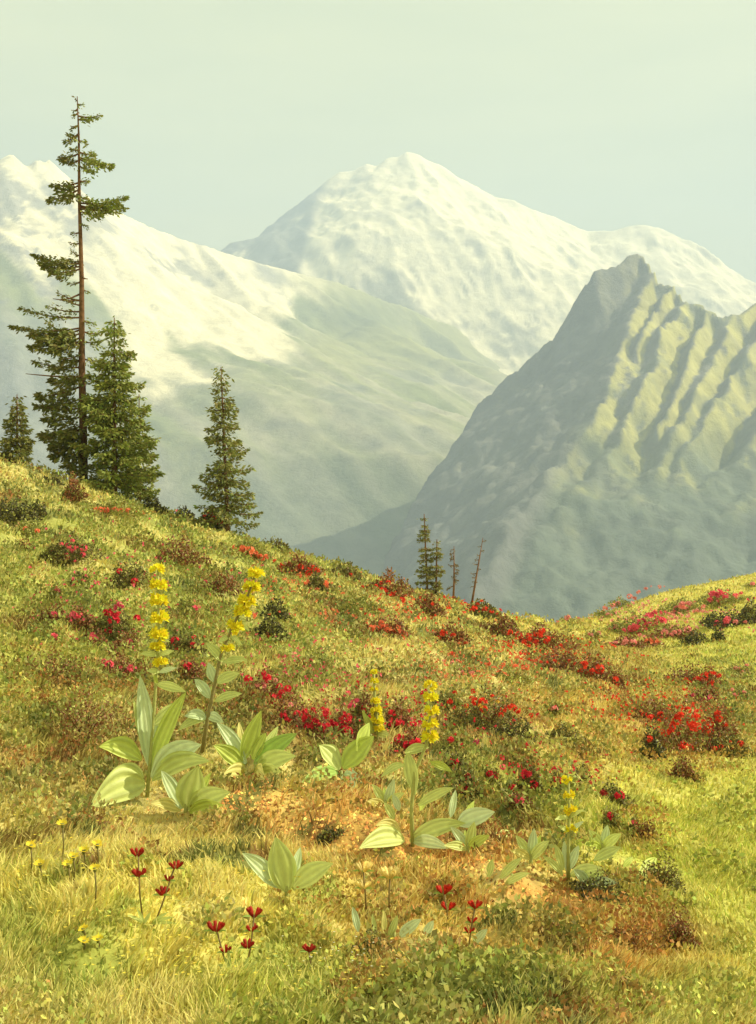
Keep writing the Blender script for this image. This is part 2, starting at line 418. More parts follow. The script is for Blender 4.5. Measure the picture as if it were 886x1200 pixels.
def det_c(X, Y, H):
    a = fbm(X / 80, Y / 80, 7, 2, .62) * 11 + (ridged((X * .89 - Y * .46) / 34, (X * .46 + Y * .89) / 260, 4, 12, .6) - 1) * 1.6
    return a
def col_c(X, Y, H, s, gx, gy, px, py):
    n = fbm(X / 60, Y / 60, 5, 33); n2 = fbm((X + Y * .6) / 30, Y / 200, 4, 37)
    c = mixc(np.zeros(X.shape + (3,)) + ALP, SCREE * .8, np.clip(n2 * .9 + .15, 0, .8))
    rocky = sstep(1.0, 1.35, s + .25 * n)
    east = sstep(-.1, .5, -gx)                       # lit strips painted in: sunward flanks yellow green, the rest rock grey
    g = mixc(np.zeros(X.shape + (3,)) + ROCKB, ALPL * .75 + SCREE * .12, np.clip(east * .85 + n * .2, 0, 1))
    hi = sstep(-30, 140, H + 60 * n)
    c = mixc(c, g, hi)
    c = mixc(c, np.zeros_like(c) + FOREST_HAZE + .03, np.maximum(sstep(.05, .5, n + .3 * n2) * .5, .92 * sstep(150, -20, H + 50 * n)))  # low ground tinted blue grey, painting the valley haze into the colour
    left = sstep(-15, 25, (762 - px) - np.maximum(py - 315, 0) * .43)  # shaded left face put into the colour as darker grey
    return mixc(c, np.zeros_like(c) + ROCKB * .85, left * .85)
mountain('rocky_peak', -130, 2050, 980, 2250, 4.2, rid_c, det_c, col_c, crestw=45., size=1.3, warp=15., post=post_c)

# long shoulder on the left, snowfields above and alp below
crest_a = [(-900, 300, 2300), (-300, 230, 2350), (-100, 200, 2400), (0, 190, 2500), (7, 182, 2505), (14, 180, 2510), (21, 187, 2514), (29, 201, 2520), (36, 192, 2525), (44, 187, 2530), (50, 190, 2535), (58, 187, 2540), (63, 197, 2545), (78, 214, 2560), (90, 220, 2570), (110, 236, 2580),
  (145, 249, 2620), (185, 269, 2660), (230, 285, 2720), (290, 302, 2780), (340, 316, 2850), (400, 331, 2920), (480, 360, 3000), (540, 386, 3060), (580, 406, 3100),
  (604, 431, 3120), (640, 480, 3140), (700, 560, 3150), (760, 700, 3150)]
rid_a = [(crest_a, .95),
  ([(90, 220, 2570), (155, 330, 2400), (220, 430, 2250), (300, 560, 2050), (350, 700, 1850), (380, 820, 1650)], .7),
  ([(14, 181, 2510), (22, 225, 2460), (8, 290, 2380)], 1.3),
  ([(44, 188, 2530), (52, 225, 2480), (46, 262, 2440)], 1.4),
  ([(63, 198, 2545), (80, 250, 2480), (94, 300, 2400), (104, 350, 2320)], 1.2),
  ([(145, 249, 2620), (232, 340, 2470), (302, 420, 2330), (370, 520, 2150), (430, 650, 1950), (460, 800, 1700)], .50),
  ([(230, 285, 2720), (322, 358, 2560), (402, 430, 2420), (462, 530, 2250), (500, 650, 2050), (530, 800, 1800)], .50),
  ([(340, 316, 2850), (432, 372, 2700), (502, 436, 2550), (545, 520, 2400), (570, 640, 2200)], .50),
  ([(480, 360, 3000), (545, 415, 2850), (585, 480, 2700), (600, 560, 2550)], .55),
  ([(28, 198, 2520), (10, 300, 2350), (-20, 420, 2150), (-40, 560, 1950), (-40, 700, 1750)], .8),
  ([(60, 192, 2540), (74, 262, 2430), (92, 350, 2300), (100, 470, 2120), (110, 600, 1930), (115, 750, 1700)], .85),
  ([(-200, 215, 2400), (-150, 330, 2200), (-120, 480, 1950), (-100, 650, 1700)], .8)]
def det_a(X, Y, H):
    k = sstep(200, 900, H)
    return fbm(X / 260, Y / 260, 5, 4, .5) * 14 + (ridged((.8 * X + Y * .6) / 115, (.6 * X - .8 * Y) / 800, 5, 14, .55) - 1) * (8 + 9 * k) - 4
def col_a(X, Y, H, s, gx, gy, px, py):
    n = fbm(X / 180, Y / 180, 5, 53); n2 = fbm((X + Y * .7) / 70, Y / 500, 4, 57)
    c = mixc(np.zeros(X.shape + (3,)) + ALP, SCREE, np.clip(.55 + n2 * .8 + n * .3, 0, 1))
    c = mixc(c, np.zeros_like(c) + FOREST_HAZE + .05, np.maximum(sstep(.1, .55, n) * .5, .75 * sstep(200, -80, H + 60 * n)))  # darker bluish tint lower down paints in the valley haze
    lim = np.interp(px, [0, 90, 160, 250, 330, 370, 430, 600], [410, 320, 215, 235, 280, 390, 620, 900])
    sn = sstep(-60, 70, H - lim - 22 + 120 * n + 110 * n2)
    c = mixc(c, np.zeros_like(c) + SNOW, sn)
    rk = sstep(1.0, 1.25, s + .3 * n) * sstep(200, 500, H)
    rk = np.maximum(rk, sstep(135, 90, px) * sstep(.75, 1.05, s + .25 * n2 + .3 * n))
    rk = np.maximum(rk, sstep(150, 90, px) * sstep(330, 390, py + 25 * n) * .9)  # bluish shade at lower left, painted with the rock colour
    rk = np.maximum(rk, sstep(.25, .4, n2 + .35 * n) * .55 * sstep(300, 500, H))
    c = mixc(c, np.zeros_like(c) + ROCKB + .05, rk * .8)
    tf = sstep(330, 390, px + 30 * n) * sstep(460, 400, py) 
    c = mixc(c, np.zeros_like(c) + ALPL * .38 + ALP * .4, tf * .75)
    # the darker turf hollow on the shoulder
    d = ((px - 415) / 60) ** 2 + ((py - 372) / 22) ** 2
    return mixc(c, np.zeros_like(c) + ALP * .62, np.exp(-d * 1.1) * .95 * sstep(-.9, -.1, n + .2))
mountain('alpine_ridge', -2900, 1050, 900, 3600, 8.0, rid_a, det_a, col_a, 1650, .5, 160., size=1.55, warp=25.)

# great snow massif in the middle distance
crest_b = [(150, 470, 6100), (250, 370, 6050), (292, 318, 6020), (303, 300, 6000), (311, 284, 6000), (317, 268, 6000), (325, 270, 6000), (331, 258, 6000), (340, 262, 6000), (347, 247, 6000), (355, 250, 6000), (361, 235, 6000),
  (369, 239, 6000), (376, 220, 6000), (386, 210, 6000), (398, 202, 6000), (414, 201, 6000), (430, 193, 6000), (442, 195, 6000), (455, 185, 6000), (466, 185, 6000), (476, 180, 6000), (490, 182, 6000), (500, 188, 6000), (518, 194, 6000), (536, 207, 6050),
  (560, 220, 6100), (580, 231, 6100), (602, 234, 6100), (625, 246, 6100), (650, 254, 6150), (690, 271, 6150), (716, 269, 6100), (738, 262, 6100), (755, 262, 6100), (772, 266, 6100),
  (800, 286, 6100), (840, 316, 6100), (886, 341, 6100), (960, 380, 6100), (1100, 430, 6200), (1400, 520, 6200)]
rid_b = [(crest_b, .95),
  ([(376, 226, 6000), (384, 262, 5850), (398, 310, 5650), (440, 350, 5450), (480, 420, 5150)], .95),
  ([(345, 251, 6000), (350, 285, 5880), (360, 325, 5700), (380, 400, 5400)], 1.1),
  ([(320, 270, 6000), (322, 300, 5900), (330, 350, 5700)], 1.2),
  ([(455, 187, 6000), (452, 222, 5880), (470, 262, 5700), (500, 296, 5550), (540, 340, 5350), (570, 390, 5150), (600, 460, 4900)], .80),
  ([(508, 192, 6000), (530, 235, 5880), (555, 275, 5750), (600, 320, 5600), (620, 380, 5400), (640, 450, 5150)], .75),
  ([(600, 235, 6100), (620, 290, 5950), (640, 340, 5750), (650, 400, 5550)], .75),
  ([(720, 268, 6100), (690, 300, 5950), (650, 330, 5800), (630, 390, 5600)], .75),
  ([(772, 266, 6100), (760, 320, 5900), (720, 400, 5600), (700, 480, 5300)], .7),
  ([(860, 330, 6100), (850, 400, 5850), (840, 500, 5500)], .8)]
def det_b(X, Y, H):
    return fbm(X / 600, Y / 700, 6, 6, .5) * 26 + (ridged((X + .5 * Y) / 520, (Y - .4 * X) / 1100, 5, 16, .58) - 1) * 30
def col_b(X, Y, H, s, gx, gy, px, py):
    n = fbm(X / 260, Y / 260, 5, 73); n2 = fbm(X / 700, H / 110., 4, 77)
    c = np.zeros(X.shape + (3,)) + SNOW
    rk = np.maximum(.6 * sstep(1.2, 1.7, s + .45 * n), sstep(.26, .46, n2 + .45 * n) * .25)
    rk = np.maximum(rk, sstep(382, 366, px + .3 * (py - 240)) * sstep(-.5, 0.0, n + .3) * sstep(400, 350, py))
    return mixc(c, np.zeros_like(c) + ROCKD, rk * .9)
mountain('snow_massif', -1700, 3400, 3700, 6700, 10.5, rid_b, det_b, col_b, 5300, .55, 150., size=.95, warp=40.)

# ------------------------------------------------------------------ the air between
def build_haze():
    x0, x1, y0, y1, z0, z1 = -5600, 5600, -300, 6900, -561, 1730
    v = np.array([(x, y, z) for z in (z0, z1) for y in (y0, y1) for x in (x0, x1)], float)
    q = np.array([(0, 2, 3, 1), (4, 5, 7, 6), (0, 1, 5, 4), (2, 6, 7, 3), (0, 4, 6, 2), (1, 3, 7, 5)])
    m = bpy.data.materials.new('haze_air'); m.use_nodes = True; N = m.node_tree.nodes
    for n in list(N): N.remove(n)
    out = N.new('ShaderNodeOutputMaterial'); pv = N.new('ShaderNodeVolumePrincipled')
    pv.inputs['Color'].default_value = (.50, .63, .94, 1); pv.inputs['Density'].default_value = 2.6e-4; pv.inputs['Anisotropy'].default_value = 0.1
    m.node_tree.links.new(pv.outputs['Volume'], out.inputs['Volume'])
    o = make_obj('haze', v, [q], m); o['kind'] = 'stuff'; o['label'] = 'pale blue haze in the air before the mountains'; o['category'] = 'haze'
build_haze()

# ------------------------------------------------------------------ meadow plants nobody could count
CLEAR = []          # world discs kept short round the built plants: x, y, radius
def clear_at(px, py, r):
    p = hit(px, py); CLEAR.append((p[0], p[1], r))
for a in [(172, 935, .30), (235, 885, .16), (300, 905, .38), (218, 950, .32), (400, 915, .32), (482, 992, .34), (665, 1030, .28), (332, 1048, .26), (598, 1030, .16),
          (120, 945, .22), (440, 985, .2), (560, 965, .25), (390, 1025, .2), (285, 1015, .15), (250, 940, .2), (350, 885, .2), (170, 1075, .2), (190, 1070, .2), (275, 1135, .2), (300, 1125, .2), (365, 1130, .15), (528, 1085, .2), (550, 1105, .2), (430, 1058, .15), (458, 1052, .15), (465, 1100, .25), (500, 1100, .15), (560, 1108, .15), (608, 1132, .15), (590, 1075, .12), (98, 1000, .2), (95, 1100, .2), (452, 952, .18), (548, 1003, .22), (622, 1016, .22), (706, 1004, .22), (690, 1048, .26), (420, 1095, .15), (705, 1022, .2), (765, 1020, .2)]:
    clear_at(*a)
PATHPX = [(255, 935), (330, 945), (400, 965), (470, 995), (540, 1020), (610, 1048)]   # bare trodden earth
PATH = np.array([hit(*p)[:2] for p in PATHPX])
def height_factor(X, Y):
    k = np.ones(X.shape)
    for x, y, r in CLEAR:
        d = np.hypot(X - x, (Y - y)); k = np.minimum(k, .38 + .62 * sstep(r * .6, r * 1.3, d))
    d = np.full(X.shape, 9.)
    for a, b in zip(PATH[:-1], PATH[1:]):
        ab = b - a; t = np.clip(((X - a[0]) * ab[0] + (Y - a[1]) * ab[1]) / (ab @ ab), 0, 1)
        d = np.minimum(d, np.hypot(X - a[0] - t * ab[0], Y - a[1] - t * ab[1]))
    w = .17 + .13 * fbm(X * 2, Y * 2, 3, 91)
    return k, sstep(w * .6, w * 1.5, d)
def scatter(n, y0=3.3, y1=66, px0=-260, px1=1150, power=1.0):
    px = rng.uniform(px0, px1, n); Y = np.exp(rng.uniform(math.log(y0), math.log(y1), n)); X = (px - CX) / F * Y
    Z = ground_h(X, Y)
    return X, Y, Z
def jitter(col, a=.18, hue=.08):
    n = len(col); k = np.exp(rng.normal(0, a, n))[:, None]
    return np.clip(col * k * np.exp(rng.normal(0, hue, (n, 3))), .01, .85)

def grass(n):
    X, Y, Z = scatter(n)
    col, px, py = veg_colour(X, Y, Z); col = mottle(X, Y, col, px, py)
    k, path = height_factor(X, Y)
    dens = .5 + .9 * fbm(X * 1.9, Y * 1.3, 3, 101) + .35 * sstep(940, 1050, py) * sstep(480, 380, px) + .4 * sstep(640, 800, px) * sstep(850, 900, py)
    keep = (rng.random(n) < np.clip(dens, .18 + .35 * sstep(9, 6, Y), 1)) & (rng.random(n) < .12 + .88 * path)
    X, Y, Z, col, k, px, py = [a[keep] for a in (X, Y, Z, col, k, px, py)]
    n = len(X)
    right = sstep(640, 800, px) * sstep(840, 900, py)
    h = (.07 + .07 * rng.random(n) ** 1.5 + .05 * np.clip(fbm(X * 1.5, Y * 1.5, 2, 111), 0, 1)) * k * (1 - .45 * right)
    h *= .66 + .12 * np.clip(Y - 8, 0, 20) * .1
    w = .0022 + .00046 * Y
    ang = rng.uniform(0, 2 * math.pi, n) * .35 + 2.2 * fbm(X * .8, Y * .8, 2, 121) + rng.normal(0, .8, n)
    lean = rng.uniform(.15, .95, n) * h
    dx, dy = np.cos(ang) * lean, np.sin(ang) * lean
    b = np.stack([X, Y, Z - .01], 1)
    mid = b + np.stack([dx * .35, dy * .35, h * .62], 1); tip = b + np.stack([dx, dy, h], 1)
    s = rand_unit(n) * np.array([1, .4, .0]); s = unit(s + 1e-6); ww = w[:, None]
    v = np.stack([b - s * ww, b + s * ww, mid + s * ww * .8, mid - s * ww * .8, tip + s * ww * .12, tip - s * ww * .12], 1).reshape(-1, 3)
    i = np.arange(n)[:, None] * 6
    q = np.concatenate([i + np.array([[0, 1, 2, 3]]), i + np.array([[3, 2, 4, 5]])])
    col = jitter(col, .20, .06)
    yellow = (rng.random(n) < .3)[:, None]; col = np.where(yellow, col * .45 + (STRAW * .6 + YEL * .4) * .75, col * 1.05)
    stuff(make_obj('grass', v, [q], M_grass, col=np.repeat(col, 6, axis=0)), 'yellow green alpine grass growing over the whole meadow slope', 'grass')
grass(520000)

def ground_cover(n, nm, seed, size, lo, hi, tint, thresh, lab, zone=None, y1=66):
    X, Y, Z = scatter(n, y1=y1)
    f = fbm(X * 1.7, Y * 1.2, 3, seed)
    col, px, py = veg_colour(X, Y, Z)
    k, path = height_factor(X, Y)
    w = f + (zone(px, py) if zone is not None else 0)
    keep = (w > thresh) & (rng.random(n) < .1 + .9 * path) & (rng.random(n) < (k - .15) * 1.3)
    X, Y, Z, f, col, k, px, py, w = [a[keep] for a in (X, Y, Z, f, col, k, px, py, w)]
    n = len(X)
    mound = np.clip((w - thresh) * 2.2, 0, 1) ** .6
    H = (lo + (hi - lo) * mound * (0.55 + .45 * rng.random(n))) * k
    b = np.stack([X, Y, Z + H * rng.uniform(.45, 1.0, n)], 1)
    sz = size * (.7 + .6 * rng.random(n)) * (1 + .075 * np.clip(Y - 5, 0, 40))
    d = unit(rand_unit(n) + np.array([0, 0, .85])); s = unit(np.cross(d, rand_unit(n)))
    mb = MB(); c = jitter(mottle(X, Y, col, px, py) * (1 - tint[1]) + np.array(tint[0]) * tint[1], .26, .08)
    mb.diamonds(b, b + d * sz[:, None], s, sz * .30, c)
    stuff(mb.build(nm, M_cover), lab, 'ground cover')
ground_cover(240000, 'bilberry_carpet', 201, .030, .03, .19, ((.22, .24, .055), .55), .03, 'low olive leaved dwarf shrubs carpeting the slope between flowers',
             lambda px, py: .35 * np.exp(-((px - 150) / 260) ** 2 - ((py - 700) / 140) ** 2) - .45 * sstep(640, 800, px) * sstep(860, 900, py) - .5 * sstep(660, 740, px) * sstep(815, 780, py) - .5 * sstep(960, 1000, py) * sstep(450, 300, px))
ground_cover(170000, 'heath_carpet', 231, .024, .02, .14, ((.34, .13, .04), .62), .04, 'rusty brown dry heath between the grass tufts',
             lambda px, py: .42 * np.exp(-((px - 110) / 120) ** 2 - ((py - 850) / 60) ** 2) + .5 * np.exp(-((px - 700) / 140) ** 2 - ((py - 1080) / 50) ** 2) + .3 * np.exp(-((px - 760) / 120) ** 2 - ((py - 830) / 60) ** 2)
             - .5 * sstep(760, 800, px) * sstep(890, 930, py) - .45 * sstep(660, 740, px) * sstep(810, 770, py) - .22 * sstep(500, 200, px) * sstep(800, 700, py) - .6 * sstep(960, 1000, py) * sstep(430, 300, px))
ground_cover(130000, 'leafy_herbs', 261, .024, .02, .12, ((.40, .40, .09), .6), .10, 'fresh yellow green leafy herbs low in the foreground',
             lambda px, py: .75 * np.exp(-((px - 420) / 330) ** 2 - ((py - 1175) / 50) ** 2) + .35 * np.exp(-((px - 60) / 120) ** 2 - ((py - 810) / 70) ** 2) - .2)

def tiny_flowers():
    mb = MB()
    for (px, py, rx, ry, n, c, sz) in [(420, 1165, 90, 30, 60, (.75, .62, .10), .008), (250, 1120, 120, 60, 50, (.75, .62, .10), .009), (60, 1050, 70, 60, 40, (.78, .64, .10), .010), (410, 1150, 60, 20, 40, (.8, .78, .68), .005),
                                   (250, 1040, 160, 40, 50, (.72, .58, .12), .008), (690, 940, 70, 30, 20, (.6, .5, .1), .008), (210, 1150, 100, 30, 40, (.78, .64, .10), .009)]:
        P = np.array([hit(rng.normal(px, rx * .6), rng.normal(py, ry * .6)) for _ in range(n)])
        P[:, 2] += rng.uniform(.06, .13, n)
        for k in range(5):
            a = k * 2 * math.pi / 5 + rng.uniform(0, 1, n)
            d = np.stack([np.cos(a), np.sin(a) * .8 - .1, np.full(n, .35)], 1); s = unit(np.cross(d, [0, 0, 1.]))
            mb.diamonds(P, P + d * sz, s, np.full(n, sz * .45), jitter(np.tile(c, (n, 1)), .1, .03))
    stuff(mb.build('tiny_flowers', M_petal), 'tiny yellow and white blossoms sprinkled through the front grass', 'small flowers')
tiny_flowers()

# ------------------------------------------------------------------ conifers
BARK = (.155, .085, .050)
def branch(fol, wood, P0, P1, sag, wid, dens, colr, dark=.75, rad=.02, upturn=0.0, flat=.45, start=.12):
    """a bough with side sprays of needles"""
    P0 = np.array(P0, float); P1 = np.array(P1, float); L = np.linalg.norm(P1 - P0)
    t = np.linspace(0, 1, 7)[:, None]
    line = P0 + (P1 - P0) * t + np.array([0, 0, 1.]) * (-sag * 4 * t * (1 - t) + upturn * t ** 3)
    wood.tube(line, np.linspace(rad, rad * .25, 7), 5, BARK)
    n = int(dens * L * 105)
    if n <= 0: return
    u = start + (1 - start) * rng.random(n) ** .85
    base = np.stack([np.interp(u, t[:, 0], line[:, i]) for i in range(3)], 1)
    ax = unit(P1 - P0); side = unit(np.cross(ax, [0, 0, 1.]))
    taper = (np.sin(np.clip(u, .02, .99) * math.pi * .93 + .15) ** .7) * wid
    off = rng.normal(0, 1, (n, 3)); off = off[:, :1] * side * taper[:, None] * .55 + np.array([0, 0, 1.]) * (off[:, 1:2] * taper[:, None] * flat * .5 - .10 * np.abs(off[:, :1]) * taper[:, None])
    b = base + off
    d = unit(ax * .8 + np.sign((off @ side))[:, None] * side * .6 + rand_unit(n) * .75 + np.array([0, 0, -.12]))
    ln = rng.uniform(.07, .17, n) * (wid / .3) ** .5
    s = unit(np.cross(d, rand_unit(n)))
    c = np.tile(colr, (n, 1)) * rng.uniform(dark, 1.25, (n, 1)) * np.exp(rng.normal(0, .08, (n, 3)))
    fol.diamonds(b, b + d * ln[:, None], s, ln * .21, c)

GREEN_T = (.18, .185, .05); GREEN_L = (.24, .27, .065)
def px_pt(px, py, Y): return W(px, py, Y)
def tall_spruce():
    base = hit(97, 566); Y = base[1]; k = Y / F
    t = thing('spruce_tree', base, 'tallest spruce with bare ragged trunk rising above the snow peaks on the left', 'tree', 'spruces on the left knoll')
    tr = MB()
    pts = [(98, 570), (97.5, 500), (96, 430), (95.8, 330), (93, 230), (92.4, 160), (90.5, 113)]
    line = np.array([W(a, b, Y) for a, b in pts]); line[0, 2] -= .25
    tr.tube(line, np.array([5.5, 4.6, 3.9, 2.8, 1.9, 1.2, .5]) * k, 9, BARK)
    tr.build('trunk', M_bark, t, True)
    xs = lambda py: np.interp(py, [113, 160, 230, 330, 430, 500, 570], [90.5, 92, 93, 95, 96.5, 97, 98])
    spec = [ # py at trunk, tip px, tip py, spray width(px), density, depth(px toward camera)
     (118, 88, 117, 5, 1.5, 0), (122, 97, 124, 5, 1.5, 2), (128, 86, 131, 5, 1.3, -2), (133, 84, 137, 5, 1.4, 2), (136, 118, 137, 6, 2.4, 3), (140, 106, 141, 7, 2.0, -3), (147, 84, 150, 6, 1.5, 3),
     (157, 76, 167, 8, 2.6, 4), (159, 82, 160, 8, 2.0, -4), (164, 100, 168, 6, 1.6, 5),
     (180, 70, 187, 10, 2.6, 5), (178, 110, 183, 10, 2.4, -5), (184, 131, 195, 11, 3.0, 6), (186, 118, 196, 10, 2.6, -8), (188, 76, 192, 9, 2.2, -7), (194, 108, 202, 8, 1.8, 12), (176, 84, 176, 7, 1.8, 9),
     (214, 60, 218, 9, 2.6, 4), (217, 68, 226, 12, 2.6, -6), (222, 57, 236, 12, 2.6, 6), (226, 80, 236, 9, 2.0, 10), (212, 104, 213, 8, 2.0, -3), (230, 106, 236, 8, 1.8, 5),
     (238, 148, 233, 9, 3.0, 4), (241, 140, 243, 11, 3.0, -6), (243, 147, 246, 9, 2.2, 6), (247, 118, 254, 10, 2.2, 10), (246, 112, 240, 10, 2.0, -10),
     (262, 102, 266, 5, 1.4, 2), (272, 84, 275, 5, 1.4, -2), (285, 82, 286, 5, 1.6, 2), (300, 84, 296, 5, 1.3, -3), (330, 80, 334, 5, 1.3, 3), (338, 104, 343, 4, 1.2, -2), (375, 110, 380, 7, 1.4, 3), (388, 116, 392, 9, 1.6, -4), (358, 76, 352, 6, 1.2, 6),
     (309, 40, 301, 11, 3.2, 5), (312, 48, 312, 12, 3.0, -6), (315, 58, 320, 11, 2.6, 8), (306, 75, 306, 9, 2.2, -9),
     (352, 68, 345, 7, .9, 3), (365, 55, 360, 9, 1.0, -5), (372, 22, 362, 8, 1.8, 5), (384, 12, 384, 8, 2.6, 4), (386, 36, 394, 13, 3.0, -8), (390, 44, 400, 14, 3.2, 8), (395, 34, 408, 14, 3.0, 4), (398, 60, 412, 16, 3.0, 12),
     (404, 55, 378, 10, 1.4, -12), (430, 36, 424, 10, 1.8, 6), (445, 60, 448, 16, 3.0, -5), (452, 44, 466, 16, 3.2, 10), (466, 54, 478, 17, 3.2, -8), (478, 40, 476, 12, 2.6, 8), (488, 52, 492, 17, 3.2, 12),
     (498, 48, 512, 18, 3.4, -6), (508, 60, 524, 18, 3.4, 14), (440, 128, 452, 15, 2.6, 8), (465, 130, 478, 16, 2.6, -10), (400, 116, 402, 12, 1.8, 5), (420, 120, 424, 12, 2.0, -8),
     (485, 128, 500, 18, 3.0, 12), (515, 62, 536, 18, 3.4, 6), (525, 80, 548, 18, 3.0, 16), (470, 108, 478, 16, 2.8, 20), (440, 76, 445, 14, 2.8, 16), (415, 72, 422, 13, 2.6, 10), (420, 60, 434, 13, 2.2, -14), (500, 76, 512, 16, 3, 22), (540, 90, 556, 15, 2.4, 20)]
    for py, tx, ty, w, dn, dep in spec:
        P0 = W(xs(py), py, Y); P1 = W(tx, ty, Y - dep * k * 1.6)
        fol, wood = MB(), MB()
        branch(fol, wood, P0, P1, .05 * abs(tx - xs(py)) * k, w * k * .95, dn * .95, GREEN_T if tx < 95 else GREEN_L, rad=1.2 * k, upturn=2.0 * k, flat=.55)  # right-hand boughs paler green: the sunlit side is painted into the needles
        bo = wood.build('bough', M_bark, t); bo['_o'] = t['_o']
        nd = fol.build('needles', M_needle, bo)
    for (py, tx, ty) in [(352, 62, 350), (323, 103, 327), (441, 30, 438), (344, 70, 352)]:
        d = MB(); d.tube([W(xs(py), py, Y), W((xs(py) + tx) / 2, (py + ty) / 2 + 1.5, Y - .1), W(tx, ty, Y - .25)], [1.3 * k, 1.0 * k, .35 * k], 5, BARK)
        d.build('dead_branch', M_bark, t)
tall_spruce()

def conifer(px, pbase, ptop, halfw, label, colr, name='spruce_tree', group=None, dens=2.2, whorls=22, trunk_px=3.0, bare=.06, top_dx=0, lean=0, power=.85, ragged=.25, wpx=None):
    base = hit(px, pbase); Y = base[1]; k = Y / F
    t = thing(name, base, label, 'tree', group)
    top = W(px + top_dx, ptop, Y); H = top[2] - base[2]
    tr = MB(); n = 7
    u = np.linspace(0, 1, n)[:, None]; line = base + (top - base) * u; line[0, 2] -= .15
    tr.tube(line, np.linspace(trunk_px, .5, n) * k, 7, BARK)
    fol, wood = MB(), tr
    for i in range(whorls):
        v = bare + (1 - bare) * (i + rng.random() * .7) / whorls
        if v > .99: v = .99
        P0 = base + (top - base) * v
        rad = halfw * k * ((1 - v) ** power + .05)
        nb = 3 if v > .8 else 5
        a0 = rng.random() * 6.28
        for j in range(nb):
            a = a0 + j * 2 * math.pi / nb + rng.normal(0, .3)
            L = rad * np.clip(rng.normal(1, ragged), .35, 1.5)
            P1 = P0 + np.array([math.cos(a) * L, math.sin(a) * L, -.18 * L - .02 + rng.normal(0, .05) * L])
            branch(fol, wood, P0, P1, .04 * L, (wpx or (4 + halfw * .18)) * k, dens, colr, rad=.9 * k, upturn=.16 * L, flat=.6)
    tr.build('trunk', M_bark, t); fol.build('crown', M_needle, t)
    return t
conifer(134, 574, 372, 38, 'dense dark green spruce close against the right side of the tallest spruce', GREEN_L, group='spruces on the left knoll', dens=2.2, whorls=26, trunk_px=4, power=.62, ragged=.6)
conifer(20, 522, 462, 22, 'small spruce at the left edge of the picture on the knoll', GREEN_T, group='spruces on the left knoll', dens=2.0, whorls=12, trunk_px=2.2)
conifer(163, 580, 462, 24, 'bright green young spruce at the right foot of the dense dark spruce', (.24, .27, .07), group='spruces on the left knoll', dens=1.8, whorls=14, trunk_px=2, power=.6)
conifer(267, 622, 430, 30, 'slender dark spruce standing alone on the slope above the red alpenrose', (.22, .23, .07), dens=1.5, whorls=24, trunk_px=3.2, top_dx=-8, power=.8, ragged=.6, bare=.09)
conifer(501, 692, 602, 11, 'taller of the two thin young spruces side by side on the brow', (.22, .22, .07), group='thin young spruces on the brow', dens=2.0, whorls=13, trunk_px=1.6, top_dx=-4, wpx=4, ragged=.4, power=.6)
conifer(511, 694, 632, 8, 'shorter right-hand one of the two thin young spruces on the brow', (.24, .24, .07), group='thin young spruces on the brow', dens=2.0, whorls=10, trunk_px=1.5, top_dx=1, wpx=4, ragged=.4, power=.5)
def snag(px, pbase, tx, ty, label, twigs, fuzz):
    base = hit(px, pbase); Y = base[1]; k = Y / F
    t = thing('dead_tree', base, label, 'dead tree')
    top = W(tx, ty, Y); m = MB(); b2 = base.copy(); b2[2] -= .2
    m.tube([b2, base * .6 + top * .4 + np.array([.02, 0, 0]), top], [1.5 * k, 1.1 * k, .35 * k], 6, (.20, .11, .07)); m.build('trunk', M_bark, t, True)
    f = MB()
    for i in range(twigs):
        v = .25 + .72 * (i + .5) / twigs; P0 = base + (top - base) * v; a = rng.choice([0, math.pi]) + rng.normal(0, .7)
        L = rng.uniform(3, 7.5) * k * (1.15 - v * .6); P1 = P0 + np.array([math.cos(a) * L, math.sin(a) * L, rng.normal(-.1, .25) * L])
        d = MB(); branch(f, d, P0, P1, .02 * L, 3 * k, fuzz, (.20, .15, .07), rad=.6 * k, flat=.6)
        d.build('twig', M_bark, t)
    f.build('needles', M_needle, t)
snag(531, 699, 532, 640, 'thin upright half dead tree between the young spruces and the leaning one', 12, 1.8)
snag(551, 704, 566, 630, 'thin dead tree leaning to the right on the brow', 11, 1.0)

